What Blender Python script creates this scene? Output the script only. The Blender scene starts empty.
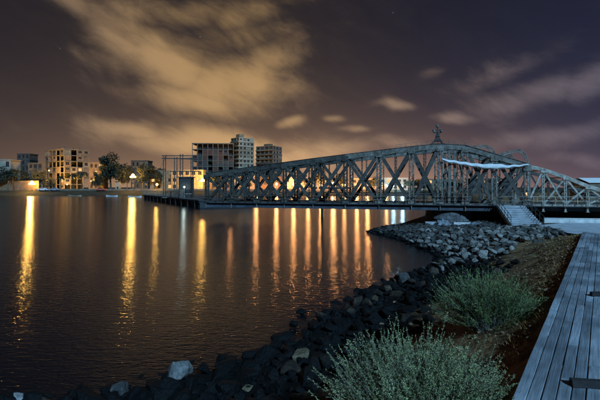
import bpy, bmesh, math, random
import numpy as np
from mathutils import Vector, Matrix
random.seed(7); np.random.seed(7)
sc = bpy.context.scene
C = sc.collection
R = math.radians

# ------------------------------------------------------------------ camera
F = 400.0; CX = 300.0; HY = 187.0; CAMZ = 4.6        # 600x400 photograph: focal length in px, horizon row, eye height
cam_d = bpy.data.cameras.new('camera'); cam = bpy.data.objects.new('camera', cam_d); C.objects.link(cam)
cam.location = (0, 0, CAMZ); cam.rotation_euler = (R(90), 0, 0)
cam_d.lens = F / 600 * 36; cam_d.sensor_width = 36
cam_d.shift_y = -(200 - HY) / 600
cam_d.clip_start = 0.05; cam_d.clip_end = 6000
sc.camera = cam
def W(px, py, Y):
    """photo pixel + distance -> world point"""
    return Vector(((px - CX) / F * Y, Y, CAMZ - (py - HY) / F * Y))
def G(px, py, z=0.0):
    """photo pixel on a level plane -> world point"""
    Y = (CAMZ - z) * F / (py - HY)
    return Vector(((px - CX) / F * Y, Y, z))

# ------------------------------------------------------------------ view
sc.view_settings.view_transform = 'Standard'
sc.view_settings.look = 'None'
sc.view_settings.exposure = 0.0
sc.view_settings.gamma = 1.0
sc.view_settings.use_curve_mapping = False
sc.cycles.use_denoising = True
sc.cycles.max_bounces = 6
sc.cycles.sample_clamp_indirect = 4.0

# ------------------------------------------------------------------ world: night sky with city-lit clouds
world = bpy.data.worlds.new('World'); sc.world = world; world.use_nodes = True
wt = world.node_tree; wt.nodes.clear()
class E:
    """tiny wrapper: arithmetic on shader sockets"""
    def __init__(s, sock): s.s = sock
    @staticmethod
    def op(o, *a, clamp=False):
        n = wt.nodes.new('ShaderNodeMath'); n.operation = o; n.use_clamp = clamp
        for i, v in enumerate(a):
            if isinstance(v, E): wt.links.new(v.s, n.inputs[i])
            else: n.inputs[i].default_value = v
        return E(n.outputs[0])
    def __add__(s, b): return E.op('ADD', s, b)
    __radd__ = __add__
    def __sub__(s, b): return E.op('SUBTRACT', s, b)
    def __rsub__(s, b): return E.op('SUBTRACT', b, s)
    def __mul__(s, b): return E.op('MULTIPLY', s, b)
    __rmul__ = __mul__
def eexp(a): return E.op('EXPONENT', a)
def smooth(a, lo, hi):
    n = wt.nodes.new('ShaderNodeMapRange'); n.interpolation_type = 'SMOOTHSTEP'
    wt.links.new(a.s, n.inputs['Value']); n.inputs['From Min'].default_value = lo; n.inputs['From Max'].default_value = hi
    return E(n.outputs[0])
def comb(x, y, z):
    n = wt.nodes.new('ShaderNodeCombineXYZ')
    for i, v in enumerate((x, y, z)):
        if isinstance(v, E): wt.links.new(v.s, n.inputs[i])
        else: n.inputs[i].default_value = v
    return n.outputs[0]
def wnoise(vec, scale, detail=4, rough=.55, dist=0.0):
    n = wt.nodes.new('ShaderNodeTexNoise'); n.inputs['Scale'].default_value = scale; n.inputs['Detail'].default_value = detail
    n.inputs['Roughness'].default_value = rough; n.inputs['Distortion'].default_value = dist
    wt.links.new(vec, n.inputs['Vector']); return E(n.outputs['Fac'])
tc = wt.nodes.new('ShaderNodeTexCoord'); sep = wt.nodes.new('ShaderNodeSeparateXYZ'); wt.links.new(tc.outputs['Generated'], sep.inputs[0])
dx, dy, dz = (E(sep.outputs[i]) for i in range(3))
az = E.op('ARCTAN2', dx, dy); el = E.op('ARCSINE', dz)
elp = E.op('MAXIMUM', el, 0.0)
def azel(px, py):
    u = (px - CX) / F; v = (HY - py) / F
    a = math.atan(u); return a, math.atan(v * math.cos(a))
# clouds: streaky noise, gathered round the cloud banks that the photograph shows
ang = R(-24)
sx = az * math.cos(ang) + el * math.sin(ang); sy = el * math.cos(ang) - az * math.sin(ang)
wob = wnoise(comb(az, el, 0.3), 7.0, 2) - 0.5
n_str = wnoise(comb(sx * 2.4, sy * 5.0, 0.0), 1.9, 5, .58, .55)
n_fin = wnoise(comb(sx * 3.0, sy * 7.5, 1.7), 3.4, 5, .6, .5)
azw = az + wob * 0.07; elw = el + wob * 0.05
CLOUDS = [  # px, py, half width px, half height px, tilt deg, weight
    (75, 8, 46, 13, 20, .62), (120, 36, 52, 20, 24, .75), (175, 66, 62, 24, 20, .90), (232, 84, 58, 26, -2, 1.0),
    (195, 102, 46, 14, 8, .85), (268, 62, 40, 18, -18, .6), (170, 12, 75, 14, -3, .50), (245, 14, 45, 14, -14, .45),
    (140, 133, 52, 11, 6, .85), (215, 146, 95, 15, 4, 1.05), (285, 158, 60, 13, 4, .8), (232, 40, 70, 22, -6, .34), (120, 62, 50, 16, 22, .36), (292, 121, 11, 5, 0, .7), (335, 118, 12, 4, 0, .62),
    (357, 129, 17, 4, 3, .6), (392, 108, 20, 5, 5, .80), (398, 142, 32, 8, 2, .62), (452, 118, 23, 5.5, 4, .78), (428, 74, 20, 6, -10, .45), (330, 152, 45, 11, -4, .7),
    (540, 96, 56, 15, -8, .74), (588, 86, 52, 16, -9, .70), (500, 70, 50, 12, -14, .42), (578, 131, 58, 12, -7, .70), (520, 140, 45, 9, -4, .45), (590, 158, 40, 8, 5, .5)]
blob = None
for (px, py, hw, hh, tilt, wgt) in CLOUDS:
    a0, e0 = azel(px, py); k = math.cos(a0) ** 2
    ct, st = math.cos(R(-tilt)), math.sin(R(-tilt))
    du = azw - a0; dv = elw - e0
    p = (du * ct + dv * st) * (1 / (hw / F * k)); q = (dv * ct - du * st) * (1 / (hh / F * math.cos(a0)))
    g = eexp((p * p + q * q) * -0.8) * wgt
    blob = g if blob is None else E.op('MAXIMUM', blob, g)
q = blob * 1.0 + (n_str - 0.5) * 1.0 + (n_fin - 0.5) * 0.42
dens = smooth(q, 0.10, 1.02)
thin = smooth(q, -0.25, 0.6)
a_c = azel(235, 150)[0]
city = eexp((az - a_c) * (az - a_c) * -4.2)                       # the glow of the town hangs over its own direction
g_low = eexp(elp * -11.0); g_mid = eexp(elp * -3.4)
def rgb(fac, col):
    n = wt.nodes.new('ShaderNodeVectorMath'); n.operation = 'SCALE'; n.inputs[0].default_value = col
    if isinstance(fac, E): wt.links.new(fac.s, n.inputs['Scale'])
    else: n.inputs['Scale'].default_value = fac
    return n.outputs[0]
def vadd(a, b):
    n = wt.nodes.new('ShaderNodeVectorMath'); n.operation = 'ADD'; wt.links.new(a, n.inputs[0]); wt.links.new(b, n.inputs[1]); return n.outputs[0]
right = smooth(az, -0.15, 0.75)
terms = [rgb(1.0, (.0068, .0062, .0098)),
         rgb(right, (-.0025, .0000, .0050)), rgb(right * g_mid, (.002, .010, .042)),
         rgb(g_mid, (.026, .024, .032)),
         rgb(g_mid * city, (.024, .016, .007)),
         rgb(g_low * (city * 0.9 + 0.1), (.33, .182, .082)),
         rgb(eexp(elp * -17.0) * eexp((az - 0.12) * (az - 0.12) * -6.0), (.26, .135, .075)),
         rgb(thin * (city * 0.8 + 0.25), (.019, .0135, .009)),
         rgb(dens * (city * 1.0 + 0.03), (.37, .222, .082)),
         rgb(dens * (1.0 - city), (.085, .078, .098))]
tot = terms[0]
for t in terms[1:]: tot = vadd(tot, t)
# a few stars where the cloud is thin
vor = wt.nodes.new('ShaderNodeTexVoronoi'); vor.inputs['Scale'].default_value = 16.0; wt.links.new(tc.outputs['Generated'], vor.inputs['Vector'])
star = smooth(E(vor.outputs['Distance']), 0.022, 0.008) * (1.0 - dens)
tot = vadd(tot, rgb(star, (.14, .14, .15)))
bg = wt.nodes.new('ShaderNodeBackground'); bg.inputs['Strength'].default_value = 1.0
wt.links.new(tot, bg.inputs['Color'])
wo = wt.nodes.new('ShaderNodeOutputWorld'); wt.links.new(bg.outputs[0], wo.inputs[0])

# ------------------------------------------------------------------ the one distant light: cool night light from behind the camera, right
sun_d = bpy.data.lights.new('moon', 'SUN'); sun_o = bpy.data.objects.new('moon', sun_d); C.objects.link(sun_o)
SUNV = Vector((0.33, -0.74, 0.58)).normalized()
sun_o.rotation_euler = SUNV.to_track_quat('Z', 'Y').to_euler()
sun_d.energy = 3.8; sun_d.angle = R(1.2); sun_d.color = (.29, .60, 1.0)

# ------------------------------------------------------------------ helpers
class MB:
    def __init__(s): s.v = []; s.f = []
    def add(s, vs, fs):
        o = len(s.v); s.v += [tuple(x) for x in vs]; s.f += [tuple(i + o for i in f) for f in fs]; return s
    def box(s, c, size, rz=0.0):
        hx, hy, hz = (a / 2 for a in size); ca, sa = math.cos(rz), math.sin(rz)
        vs = []
        for z in (-hz, hz):
            for (x, y) in ((-hx, -hy), (hx, -hy), (hx, hy), (-hx, hy)):
                vs.append((c[0] + x * ca - y * sa, c[1] + x * sa + y * ca, c[2] + z))
        return s.add(vs, [(3, 2, 1, 0), (4, 5, 6, 7), (0, 1, 5, 4), (1, 2, 6, 5), (2, 3, 7, 6), (3, 0, 4, 7)])
    def b2(s, x0, x1, y0, y1, z0, z1):
        return s.box(((x0 + x1) / 2, (y0 + y1) / 2, (z0 + z1) / 2), (x1 - x0, y1 - y0, z1 - z0))
    def beam(s, p0, p1, w, h, up=(0, 0, 1)):
        p0 = Vector(p0); p1 = Vector(p1); d = (p1 - p0).normalized(); up = Vector(up)
        if abs(d.dot(up)) > .98: up = Vector((1, 0, 0))
        r = d.cross(up).normalized(); u = r.cross(d).normalized()
        vs = []
        for p in (p0, p1):
            for (a, b) in ((-1, -1), (1, -1), (1, 1), (-1, 1)): vs.append(p + r * (a * w / 2) + u * (b * h / 2))
        return s.add(vs, [(0, 1, 2, 3), (7, 6, 5, 4), (0, 4, 5, 1), (1, 5, 6, 2), (2, 6, 7, 3), (3, 7, 4, 0)])
    def tube(s, pts, rad, n=6, caps=True):
        pts = [Vector(p) for p in pts]; rs = rad if hasattr(rad, '__len__') else [rad] * len(pts)
        rings = []; prev = None
        for i, p in enumerate(pts):
            d = (pts[min(i + 1, len(pts) - 1)] - pts[max(i - 1, 0)]).normalized()
            a = prev if prev is not None else (Vector((1, 0, 0)) if abs(d.x) < .9 else Vector((0, 1, 0)))
            r = (a - d * a.dot(d)).normalized(); prev = r; u = d.cross(r)
            rings.append([p + (r * math.cos(2 * math.pi * k / n) + u * math.sin(2 * math.pi * k / n)) * rs[i] for k in range(n)])
        vs = [v for r in rings for v in r]; fs = []
        for i in range(len(rings) - 1):
            for k in range(n): fs.append((i * n + k, i * n + (k + 1) % n, (i + 1) * n + (k + 1) % n, (i + 1) * n + k))
        if caps: fs.append(tuple(range(n - 1, -1, -1))); fs.append(tuple((len(rings) - 1) * n + k for k in range(n)))
        return s.add(vs, fs)
    def lathe(s, prof, n=12, c=(0, 0, 0)):
        vs = [(c[0] + r * math.cos(2 * math.pi * k / n), c[1] + r * math.sin(2 * math.pi * k / n), c[2] + z) for (r, z) in prof for k in range(n)]
        fs = []
        for i in range(len(prof) - 1):
            for k in range(n): fs.append((i * n + k, i * n + (k + 1) % n, (i + 1) * n + (k + 1) % n, (i + 1) * n + k))
        fs.append(tuple(range(n - 1, -1, -1))); fs.append(tuple((len(prof) - 1) * n + k for k in range(n)))
        return s.add(vs, fs)
    def prism(s, poly, z0, z1):
        n = len(poly); vs = [(x, y, z0) for x, y in poly] + [(x, y, z1) for x, y in poly]
        return s.add(vs, [tuple(range(n - 1, -1, -1)), tuple(range(n, 2 * n))] + [(k, (k + 1) % n, n + (k + 1) % n, n + k) for k in range(n)])
    def mesh(s, name):
        me = bpy.data.meshes.new(name); me.from_pydata(s.v, [], s.f); me.update(); return me
    def build(s, name, mat, parent=None, smooth=False, loc=(0, 0, 0)):
        return obj(name, s.mesh(name), mat, parent, loc, smooth)
def obj(name, me, mat, parent=None, loc=(0, 0, 0), smooth=False):
    if mat is not None and not me.materials: me.materials.append(mat)
    if smooth:
        me.polygons.foreach_set('use_smooth', [True] * len(me.polygons))
    o = bpy.data.objects.new(name, me); C.objects.link(o); o.parent = parent; o.location = loc
    return o
def empty(name, loc=(0, 0, 0), rz=0.0):
    o = bpy.data.objects.new(name, None); C.objects.link(o); o.location = loc; o.rotation_euler = (0, 0, rz); o.empty_display_size = .2
    return o
def tag(o, label=None, cat=None, group=None, kind=None):
    if label: o['label'] = label
    if cat: o['category'] = cat
    if group: o['group'] = group
    if kind: o['kind'] = kind
    return o
def copy_tree(o, parent=None):
    c = o.copy(); C.objects.link(c); c.parent = parent
    for ch in list(o.children): copy_tree(ch, c)
    return c

# ------------------------------------------------------------------ materials
def material(name, col, rough=.8, var=.35, scale=4.0, bump=.0, bscale=20.0, col2=None, metal=0.0, stretch=(1, 1, 1), rnd=0.0, spec=.4, world_co=False, bdist=.02):
    m = bpy.data.materials.new(name); m.use_nodes = True; nt = m.node_tree; N = nt.nodes; L = nt.links
    b = N['Principled BSDF']; b.inputs['Roughness'].default_value = rough; b.inputs['Metallic'].default_value = metal
    b.inputs['Specular IOR Level'].default_value = spec
    t = N.new('ShaderNodeTexCoord'); mp = N.new('ShaderNodeMapping'); mp.inputs['Scale'].default_value = stretch
    if world_co:
        g = N.new('ShaderNodeNewGeometry'); L.new(g.outputs['Position'], mp.inputs['Vector'])
    else: L.new(t.outputs['Object'], mp.inputs['Vector'])
    n = N.new('ShaderNodeTexNoise'); n.inputs['Scale'].default_value = scale; n.inputs['Detail'].default_value = 6; n.inputs['Roughness'].default_value = .62
    oi = N.new('ShaderNodeObjectInfo')
    if not world_co:
        n.noise_dimensions = '4D'
        mw = N.new('ShaderNodeMath'); mw.operation = 'MULTIPLY'; mw.inputs[1].default_value = 37.0
        L.new(oi.outputs['Random'], mw.inputs[0]); L.new(mw.outputs[0], n.inputs['W'])
    L.new(mp.outputs[0], n.inputs['Vector'])
    cr = N.new('ShaderNodeValToRGB')
    c2 = col2 or tuple(c * (1 - var) for c in col)
    cr.color_ramp.elements[0].position = .34; cr.color_ramp.elements[0].color = (*c2, 1)
    cr.color_ramp.elements[1].position = .64; cr.color_ramp.elements[1].color = (*[min(1, c * (1 + var * .5)) for c in col], 1)
    L.new(n.outputs['Fac'], cr.inputs[0]); out = cr.outputs[0]
    if rnd > 0:
        hv = N.new('ShaderNodeHueSaturation'); ma = N.new('ShaderNodeMapRange'); ma.inputs['To Min'].default_value = 1 - rnd; ma.inputs['To Max'].default_value = 1 + rnd
        L.new(oi.outputs['Random'], ma.inputs['Value']); L.new(ma.outputs[0], hv.inputs['Value']); L.new(out, hv.inputs['Color']); out = hv.outputs[0]
    L.new(out, b.inputs['Base Color'])
    if bump > 0:
        n2 = N.new('ShaderNodeTexNoise'); n2.inputs['Scale'].default_value = bscale; n2.inputs['Detail'].default_value = 5
        L.new(mp.outputs[0], n2.inputs['Vector'])
        bp = N.new('ShaderNodeBump'); bp.inputs['Strength'].default_value = bump; bp.inputs['Distance'].default_value = bdist
        L.new(n2.outputs['Fac'], bp.inputs['Height']); L.new(bp.outputs[0], b.inputs['Normal'])
    return m
def emitter(name, col, strength):
    m = bpy.data.materials.new(name); m.use_nodes = True; nt = m.node_tree; nt.nodes.clear()
    e = nt.nodes.new('ShaderNodeEmission'); e.inputs[0].default_value = (*col, 1); e.inputs[1].default_value = strength
    o = nt.nodes.new('ShaderNodeOutputMaterial'); nt.links.new(e.outputs[0], o.inputs[0]); return m
M = {}
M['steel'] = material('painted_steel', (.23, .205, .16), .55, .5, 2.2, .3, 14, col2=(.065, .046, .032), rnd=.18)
M['steel_dark'] = material('dark_shaded_steel', (.085, .078, .062), .6, .5, 2.0, .3, 14, col2=(.036, .026, .018), rnd=.25)  # dark steel, also the painted shade of left arm and far right truss
M['steel_light'] = material('pale_lit_steel', (.55, .50, .40), .5, .3, 2.4, .25, 14, col2=(.20, .15, .10), rnd=.1)  # pale tone stands for the lamp-lit right arm
M['deck'] = material('deck_steel', (.07, .08, .09), .7, .5, 1.0, .2, 8)
M['canvas'] = material('white_canvas', (.84, .82, .76), .8, .12, 1.5, .3, 5, bdist=.05)
M['concrete'] = material('pale_concrete', (.50, .51, .50), .85, .3, 1.2, .3, 18, world_co=True)
M['concrete_wall'] = material('white_concrete', (.82, .79, .72), .85, .2, 1.3, .3, 14, col2=(.60, .58, .52), world_co=True)
M['concrete_dark'] = material('shaded_concrete', (.09, .088, .085), .9, .5, .7, .3, 10, world_co=True)  # dark tone stands for the shade under the deck
M['stone'] = material('pier_stone', (.16, .155, .145), .9, .4, 2.0, .5, 9, rnd=.25)
def hexa(c): return c
# ================================================================== SETTING
# ---- shoreline (water at z = 0), read off the photograph's waterline
SHORE = [(-60, 5.0), (-30, 6.5), (-16, 7.2), (-9, 7.9)] + [tuple(G(*p)[:2]) for p in
         ((60, 402), (120, 392), (190, 376), (250, 360), (300, 340), (340, 311), (365, 294), (400, 281), (430, 268), (447, 262),
          (430, 252), (400, 240), (384, 235), (369, 231.5), (384, 227.5), (404, 222.5), (424, 216))] + [(27, 80), (44, 130), (74, 214), (90, 226)]
LAND = SHORE + [(420, 226), (420, -40), (-60, -40)]
BD = Vector((.602, .798)); BN = Vector((.798, -.602))          # boardwalk direction / its right-hand normal
B0 = Vector((2.17, 4.13))                                        # a point on its left edge
BZ = 2.40; W0 = 1.6; W1 = 23.95
def bw(w, v): return BD * w + BN * v                             # along / across -> xy; left edge at v = -.742
V0 = B0.dot(BN)
INL = [(*bw(-14, V0), 2.28), (*bw(0, V0), 2.28), (*bw(W1, V0), 2.28), (17.6, 24.6, 1.62), (20.5, 31, 1.12), (22.6, 36.2, .82), (24.6, 41.0, .72), (30, 46, .7), (36, 60, .8), (52, 96, 1.1), (110, 216, 1.6)]
INP = [(p[0], p[1]) for p in INL]
INREG = INP + [(420, 226), (420, -40), (-10, -40)]
def seg_dist(P, poly):
    """distance to a polyline, and (segment, t) of the nearest point"""
    best = np.full(len(P), 1e9); bi = np.zeros(len(P))
    for i in range(len(poly) - 1):
        a = np.array(poly[i]); b = np.array(poly[i + 1]); d = b - a
        t = np.clip(((P - a) @ d) / (d @ d), 0, 1); q = a + t[:, None] * d
        ds = np.hypot(*(P - q).T); m = ds < best
        best[m] = ds[m]; bi[m] = i + t[m]
    return best, bi
def inside(P, poly):
    r = np.zeros(len(P), bool); n = len(poly)
    for i in range(n):
        x0, y0 = poly[i]; x1, y1 = poly[(i + 1) % n]
        if y0 == y1: continue
        c = ((y0 > P[:, 1]) != (y1 > P[:, 1])) & (P[:, 0] < (x1 - x0) * (P[:, 1] - y0) / (y1 - y0) + x0)
        r ^= c
    return r
def vnoise(P, s, seed=0):
    rs = np.random.RandomState(seed); out = np.zeros(len(P))
    for k in range(9):
        a = rs.uniform(0, 6.28); f = s * (1.0 + .45 * k); ph = rs.uniform(0, 6.28)
        out += np.sin((P[:, 0] * math.cos(a) + P[:, 1] * math.sin(a)) * f + ph + 1.3 * np.sin(P[:, 1] * f * .37 + ph)) / (1 + .5 * k)
    return out / 4.0
def height(P):
    P = np.atleast_2d(np.array(P, float))
    ds, _ = seg_dist(P, SHORE); db, bi = seg_dist(P, INP)
    zin = np.interp(bi, range(len(INL)), [p[2] for p in INL])
    land = inside(P, LAND); inl = inside(P, INREG)
    db = np.where(inl, 0, db)
    r = ds / (ds + db + 1e-6)
    pw_ = np.interp(P[:, 1], [19, 28], [1.9, .9])
    z = np.where(land, zin * r ** pw_ + .03, -.32 * np.minimum(ds, 6))
    rough = np.where(land & ~inl, np.minimum(1, ds / 1.5) * np.minimum(1, db / .8 + .05), .3)
    rough = np.where(inl, .02, rough)
    return z + vnoise(P, .9, 1) * .16 * rough + vnoise(P, 3.1, 2) * .05 * rough
def hz(x, y): return float(height([(x, y)])[0])

def grid_mesh(xs, ys):
    X, Y = np.meshgrid(xs, ys); P = np.stack([X.ravel(), Y.ravel()], 1); Z = height(P)
    nx, ny = len(xs), len(ys)
    vs = np.column_stack([P, Z]); i = np.arange(nx * ny).reshape(ny, nx)
    fs = np.stack([i[:-1, :-1], i[:-1, 1:], i[1:, 1:], i[1:, :-1]], -1).reshape(-1, 4)
    me = bpy.data.meshes.new('ground'); me.from_pydata(vs.tolist(), [], fs.tolist()); me.update(); return me
xs = np.concatenate([np.linspace(-60, -14, 24), np.arange(-13.6, 30, .22), np.linspace(30.5, 60, 60), np.linspace(64, 420, 30)])
ys = np.concatenate([np.linspace(-40, -4, 12), np.arange(-3, 48, .22), np.linspace(48.6, 80, 50), np.linspace(82, 226, 50)])
def ground_material():
    m = bpy.data.materials.new('earth'); m.use_nodes = True; nt = m.node_tree; N = nt.nodes; L = nt.links; b = N['Principled BSDF']
    g = N.new('ShaderNodeNewGeometry'); s = N.new('ShaderNodeSeparateXYZ'); L.new(g.outputs['Position'], s.inputs[0])
    n = N.new('ShaderNodeTexNoise'); n.inputs['Scale'].default_value = 1.3; n.inputs['Detail'].default_value = 8; n.inputs['Roughness'].default_value = .7; L.new(g.outputs['Position'], n.inputs['Vector'])
    cr = N.new('ShaderNodeValToRGB'); e = cr.color_ramp.elements
    e[0].position = .34; e[0].color = (.045, .030, .017, 1); e[1].position = .66; e[1].color = (.44, .26, .12, 1)
    L.new(n.outputs['Fac'], cr.inputs[0])
    # the tide keeps the lowest strip black with weed and silt
    n2 = N.new('ShaderNodeTexNoise'); n2.inputs['Scale'].default_value = .9; L.new(g.outputs['Position'], n2.inputs['Vector'])
    ad = N.new('ShaderNodeMath'); ad.operation = 'MULTIPLY_ADD'; ad.inputs[1].default_value = -.9; L.new(n2.outputs['Fac'], ad.inputs[0]); L.new(s.outputs['Z'], ad.inputs[2])
    mr = N.new('ShaderNodeMapRange'); mr.inputs['From Min'].default_value = .1; mr.inputs['From Max'].default_value = .55; L.new(ad.outputs[0], mr.inputs['Value'])
    mx = N.new('ShaderNodeMix'); mx.data_type = 'RGBA'; mx.inputs['A'].default_value = (.008, .008, .007, 1)
    L.new(mr.outputs[0], mx.inputs['Factor']); L.new(cr.outputs[0], mx.inputs['B']); L.new(mx.outputs['Result'], b.inputs['Base Color'])
    b.inputs['Roughness'].default_value = .95; b.inputs['Specular IOR Level'].default_value = .08
    n3 = N.new('ShaderNodeTexNoise'); n3.inputs['Scale'].default_value = 9; n3.inputs['Detail'].default_value = 8; L.new(g.outputs['Position'], n3.inputs['Vector'])
    bp = N.new('ShaderNodeBump'); bp.inputs['Strength'].default_value = .8; bp.inputs['Distance'].default_value = .08; L.new(n3.outputs['Fac'], bp.inputs['Height']); L.new(bp.outputs[0], b.inputs['Normal'])
    return m
M['earth'] = ground_material()
tag(obj('ground', grid_mesh(xs, ys), M['earth'], smooth=True), kind='structure')

# ---- water
def water_material():
    m = bpy.data.materials.new('water'); m.use_nodes = True; nt = m.node_tree; N = nt.nodes; L = nt.links; b = N['Principled BSDF']
    b.inputs['Base Color'].default_value = (.006, .007, .008, 1); b.inputs['Roughness'].default_value = .14; b.inputs['IOR'].default_value = 1.333
    b.inputs['Specular IOR Level'].default_value = .5
    g = N.new('ShaderNodeNewGeometry'); prev = None
    for sc_, dist, st, det in ((1.3, .008, .6, 2), (4.6, .019, .85, 2), (12.0, .009, .9, 1)):
        mp = N.new('ShaderNodeMapping'); mp.inputs['Scale'].default_value = (.52, 1.4, 1); L.new(g.outputs['Position'], mp.inputs['Vector'])
        n = N.new('ShaderNodeTexNoise'); n.inputs['Scale'].default_value = sc_; n.inputs['Detail'].default_value = det; L.new(mp.outputs[0], n.inputs['Vector'])
        bp = N.new('ShaderNodeBump'); bp.inputs['Strength'].default_value = st; bp.inputs['Distance'].default_value = dist
        L.new(n.outputs['Fac'], bp.inputs['Height'])
        if prev is not None: L.new(prev, bp.inputs['Normal'])
        prev = bp.outputs[0]
    L.new(prev, b.inputs['Normal']); return m
M['water'] = water_material()
me = MB().add([(-900, -60, 0), (900, -60, 0), (900, 260, 0), (-900, 260, 0)], [(0, 1, 2, 3)]).mesh('water')
tag(obj('water', me, M['water']), kind='structure')
# sea bed right of frame is covered by the ground sheet; the far bank closes the water
far = MB()
bank = [(-900, 214.5, -.4), (-900, 216.5, .35), (-900, 226, 2.6), (-900, 4500, 2.6)]
xsf = list(np.linspace(-900, 900, 121)); nb = len(bank)
vs = []; fs = []
for i, x in enumerate(xsf):
    for k, (_, y, z) in enumerate(bank):
        vs.append((x + (random.uniform(-3, 3) if 0 < i < 120 else 0), y + (random.uniform(-.5, .5) if k < 2 else 0), z + (random.uniform(-.08, .08) if k == 1 else 0)))
for i in range(len(xsf) - 1):
    for k in range(nb - 1): fs.append((i * nb + k, (i + 1) * nb + k, (i + 1) * nb + k + 1, i * nb + k + 1))
M['far_ground'] = material('far_bank_grass', (.032, .030, .016), .95, .5, .25, .0, world_co=True, col2=(.015, .016, .008))
tag(obj('far_bank', far.add(vs, fs).mesh('far_bank'), M['far_ground']), kind='structure')

# ---- plaza beyond the boardwalk: pale concrete sheet laid on the ground, running on to the bridge stair
pz = []
for w in np.linspace(0, 1, 13):
    pz.append(w)
PL = [(*bw(W1 + .05, V0 - .10),), (16.9, 24.3), (19.6, 30.6), (21.0, 35.0), (21.6, 39.4), (24.6, 40.3), (28.4, 42.6)]
PR = [(*bw(W1 + .05, 7.0),), (24, 20), (30, 24), (35, 29), (39, 34), (43, 37), (48, 39.5)]
vs = []; fs = []; nn = 9
for a, b in zip(PL, PR):
    for k in range(nn):
        x = a[0] + (b[0] - a[0]) * k / (nn - 1); y = a[1] + (b[1] - a[1]) * k / (nn - 1)
        vs.append((x, y, 0))
Zs = height([(v[0], v[1]) for v in vs])
vs = [(v[0], v[1], max(float(z), .3) + .06) for v, z in zip(vs, Zs)]
for i in range(len(PL) - 1):
    for k in range(nn - 1): fs.append((i * nn + k, i * nn + k + 1, (i + 1) * nn + k + 1, (i + 1) * nn + k))
tag(obj('plaza', MB().add(vs, fs).mesh('plaza'), M['concrete'], smooth=True), kind='structure')

# ---- boardwalk: planks one by one on joists
def wood_material():
    m = bpy.data.materials.new('weathered_wood'); m.use_nodes = True; nt = m.node_tree; N = nt.nodes; L = nt.links; b = N['Principled BSDF']
    t = N.new('ShaderNodeTexCoord'); oi = N.new('ShaderNodeObjectInfo')
    mp = N.new('ShaderNodeMapping'); mp.inputs['Scale'].default_value = (.9, 22, 8); L.new(t.outputs['Object'], mp.inputs['Vector'])
    mw = N.new('ShaderNodeMath'); mw.operation = 'MULTIPLY'; mw.inputs[1].default_value = 50; L.new(oi.outputs['Random'], mw.inputs[0])
    n = N.new('ShaderNodeTexNoise'); n.noise_dimensions = '4D'; n.inputs['Scale'].default_value = 2.2; n.inputs['Detail'].default_value = 6; n.inputs['Roughness'].default_value = .65
    L.new(mp.outputs[0], n.inputs['Vector']); L.new(mw.outputs[0], n.inputs['W'])
    cr = N.new('ShaderNodeValToRGB'); e = cr.color_ramp.elements
    e[0].position = .30; e[0].color = (.20, .21, .215, 1); e[1].position = .68; e[1].color = (.53, .56, .57, 1)
    L.new(n.outputs['Fac'], cr.inputs[0])
    # broad worn and damp patches plus painted soft tree shadows, across several planks
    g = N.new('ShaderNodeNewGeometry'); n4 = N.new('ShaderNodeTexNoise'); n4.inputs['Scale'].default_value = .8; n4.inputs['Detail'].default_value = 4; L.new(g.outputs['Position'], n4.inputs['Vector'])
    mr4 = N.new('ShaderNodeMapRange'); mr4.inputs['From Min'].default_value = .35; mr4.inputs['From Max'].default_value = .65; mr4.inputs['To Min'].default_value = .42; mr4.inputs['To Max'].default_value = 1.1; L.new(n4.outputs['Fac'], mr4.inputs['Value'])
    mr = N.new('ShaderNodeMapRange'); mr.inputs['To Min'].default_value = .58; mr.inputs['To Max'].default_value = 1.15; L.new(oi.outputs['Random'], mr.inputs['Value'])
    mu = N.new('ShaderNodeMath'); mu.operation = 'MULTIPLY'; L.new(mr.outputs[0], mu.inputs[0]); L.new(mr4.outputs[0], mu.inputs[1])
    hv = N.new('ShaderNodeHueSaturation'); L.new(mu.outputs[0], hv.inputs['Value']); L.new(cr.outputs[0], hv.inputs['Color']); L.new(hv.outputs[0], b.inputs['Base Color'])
    b.inputs['Roughness'].default_value = .65
    bp = N.new('ShaderNodeBump'); bp.inputs['Strength'].default_value = .6; bp.inputs['Distance'].default_value = .006; L.new(n.outputs['Fac'], bp.inputs['Height']); L.new(bp.outputs[0], b.inputs['Normal'])
    return m
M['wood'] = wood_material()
M['wood_dark'] = material('dark_damp_wood', (.035, .03, .026), .9, .4, 3, .3, 20)
boards = tag(empty('boardwalk', (0, 0, BZ), math.atan2(BD.y, BD.x)), kind='structure')
def plank_mesh(L, w, h, seed):
    rs = random.Random(seed); m = MB(); n = 5; c = .007
    prof = [(-w / 2, -h), (w / 2, -h), (w / 2, -c), (w / 2 - c, 0), (-w / 2 + c, 0), (-w / 2, -c)]
    vs = []
    for i in range(n + 1):
        x = -L / 2 + L * i / n; dz = .004 * rs.uniform(-1, 1); dy = .002 * rs.uniform(-1, 1)
        if i in (0, n): x += rs.uniform(-.006, .006)
        vs += [(x, y + dy, z + dz) for y, z in prof]
    k = len(prof); fs = [tuple(range(k)), tuple(n * k + j for j in range(k - 1, -1, -1))]
    for i in range(n):
        for j in range(k): fs.append((i * k + (j + 1) % k, i * k + j, (i + 1) * k + j, (i + 1) * k + (j + 1) % k))
    return m.add(vs, fs).mesh('plank')
LENS = [1.2, 1.6, 2.0, 2.4, 2.8]; PITCH = .1240
PM = {(L, s): plank_mesh(L, .1155, .042, s + int(L * 10)) for L in LENS for s in range(2)}
for m_ in PM.values(): m_.materials.append(M['wood'])
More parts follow.
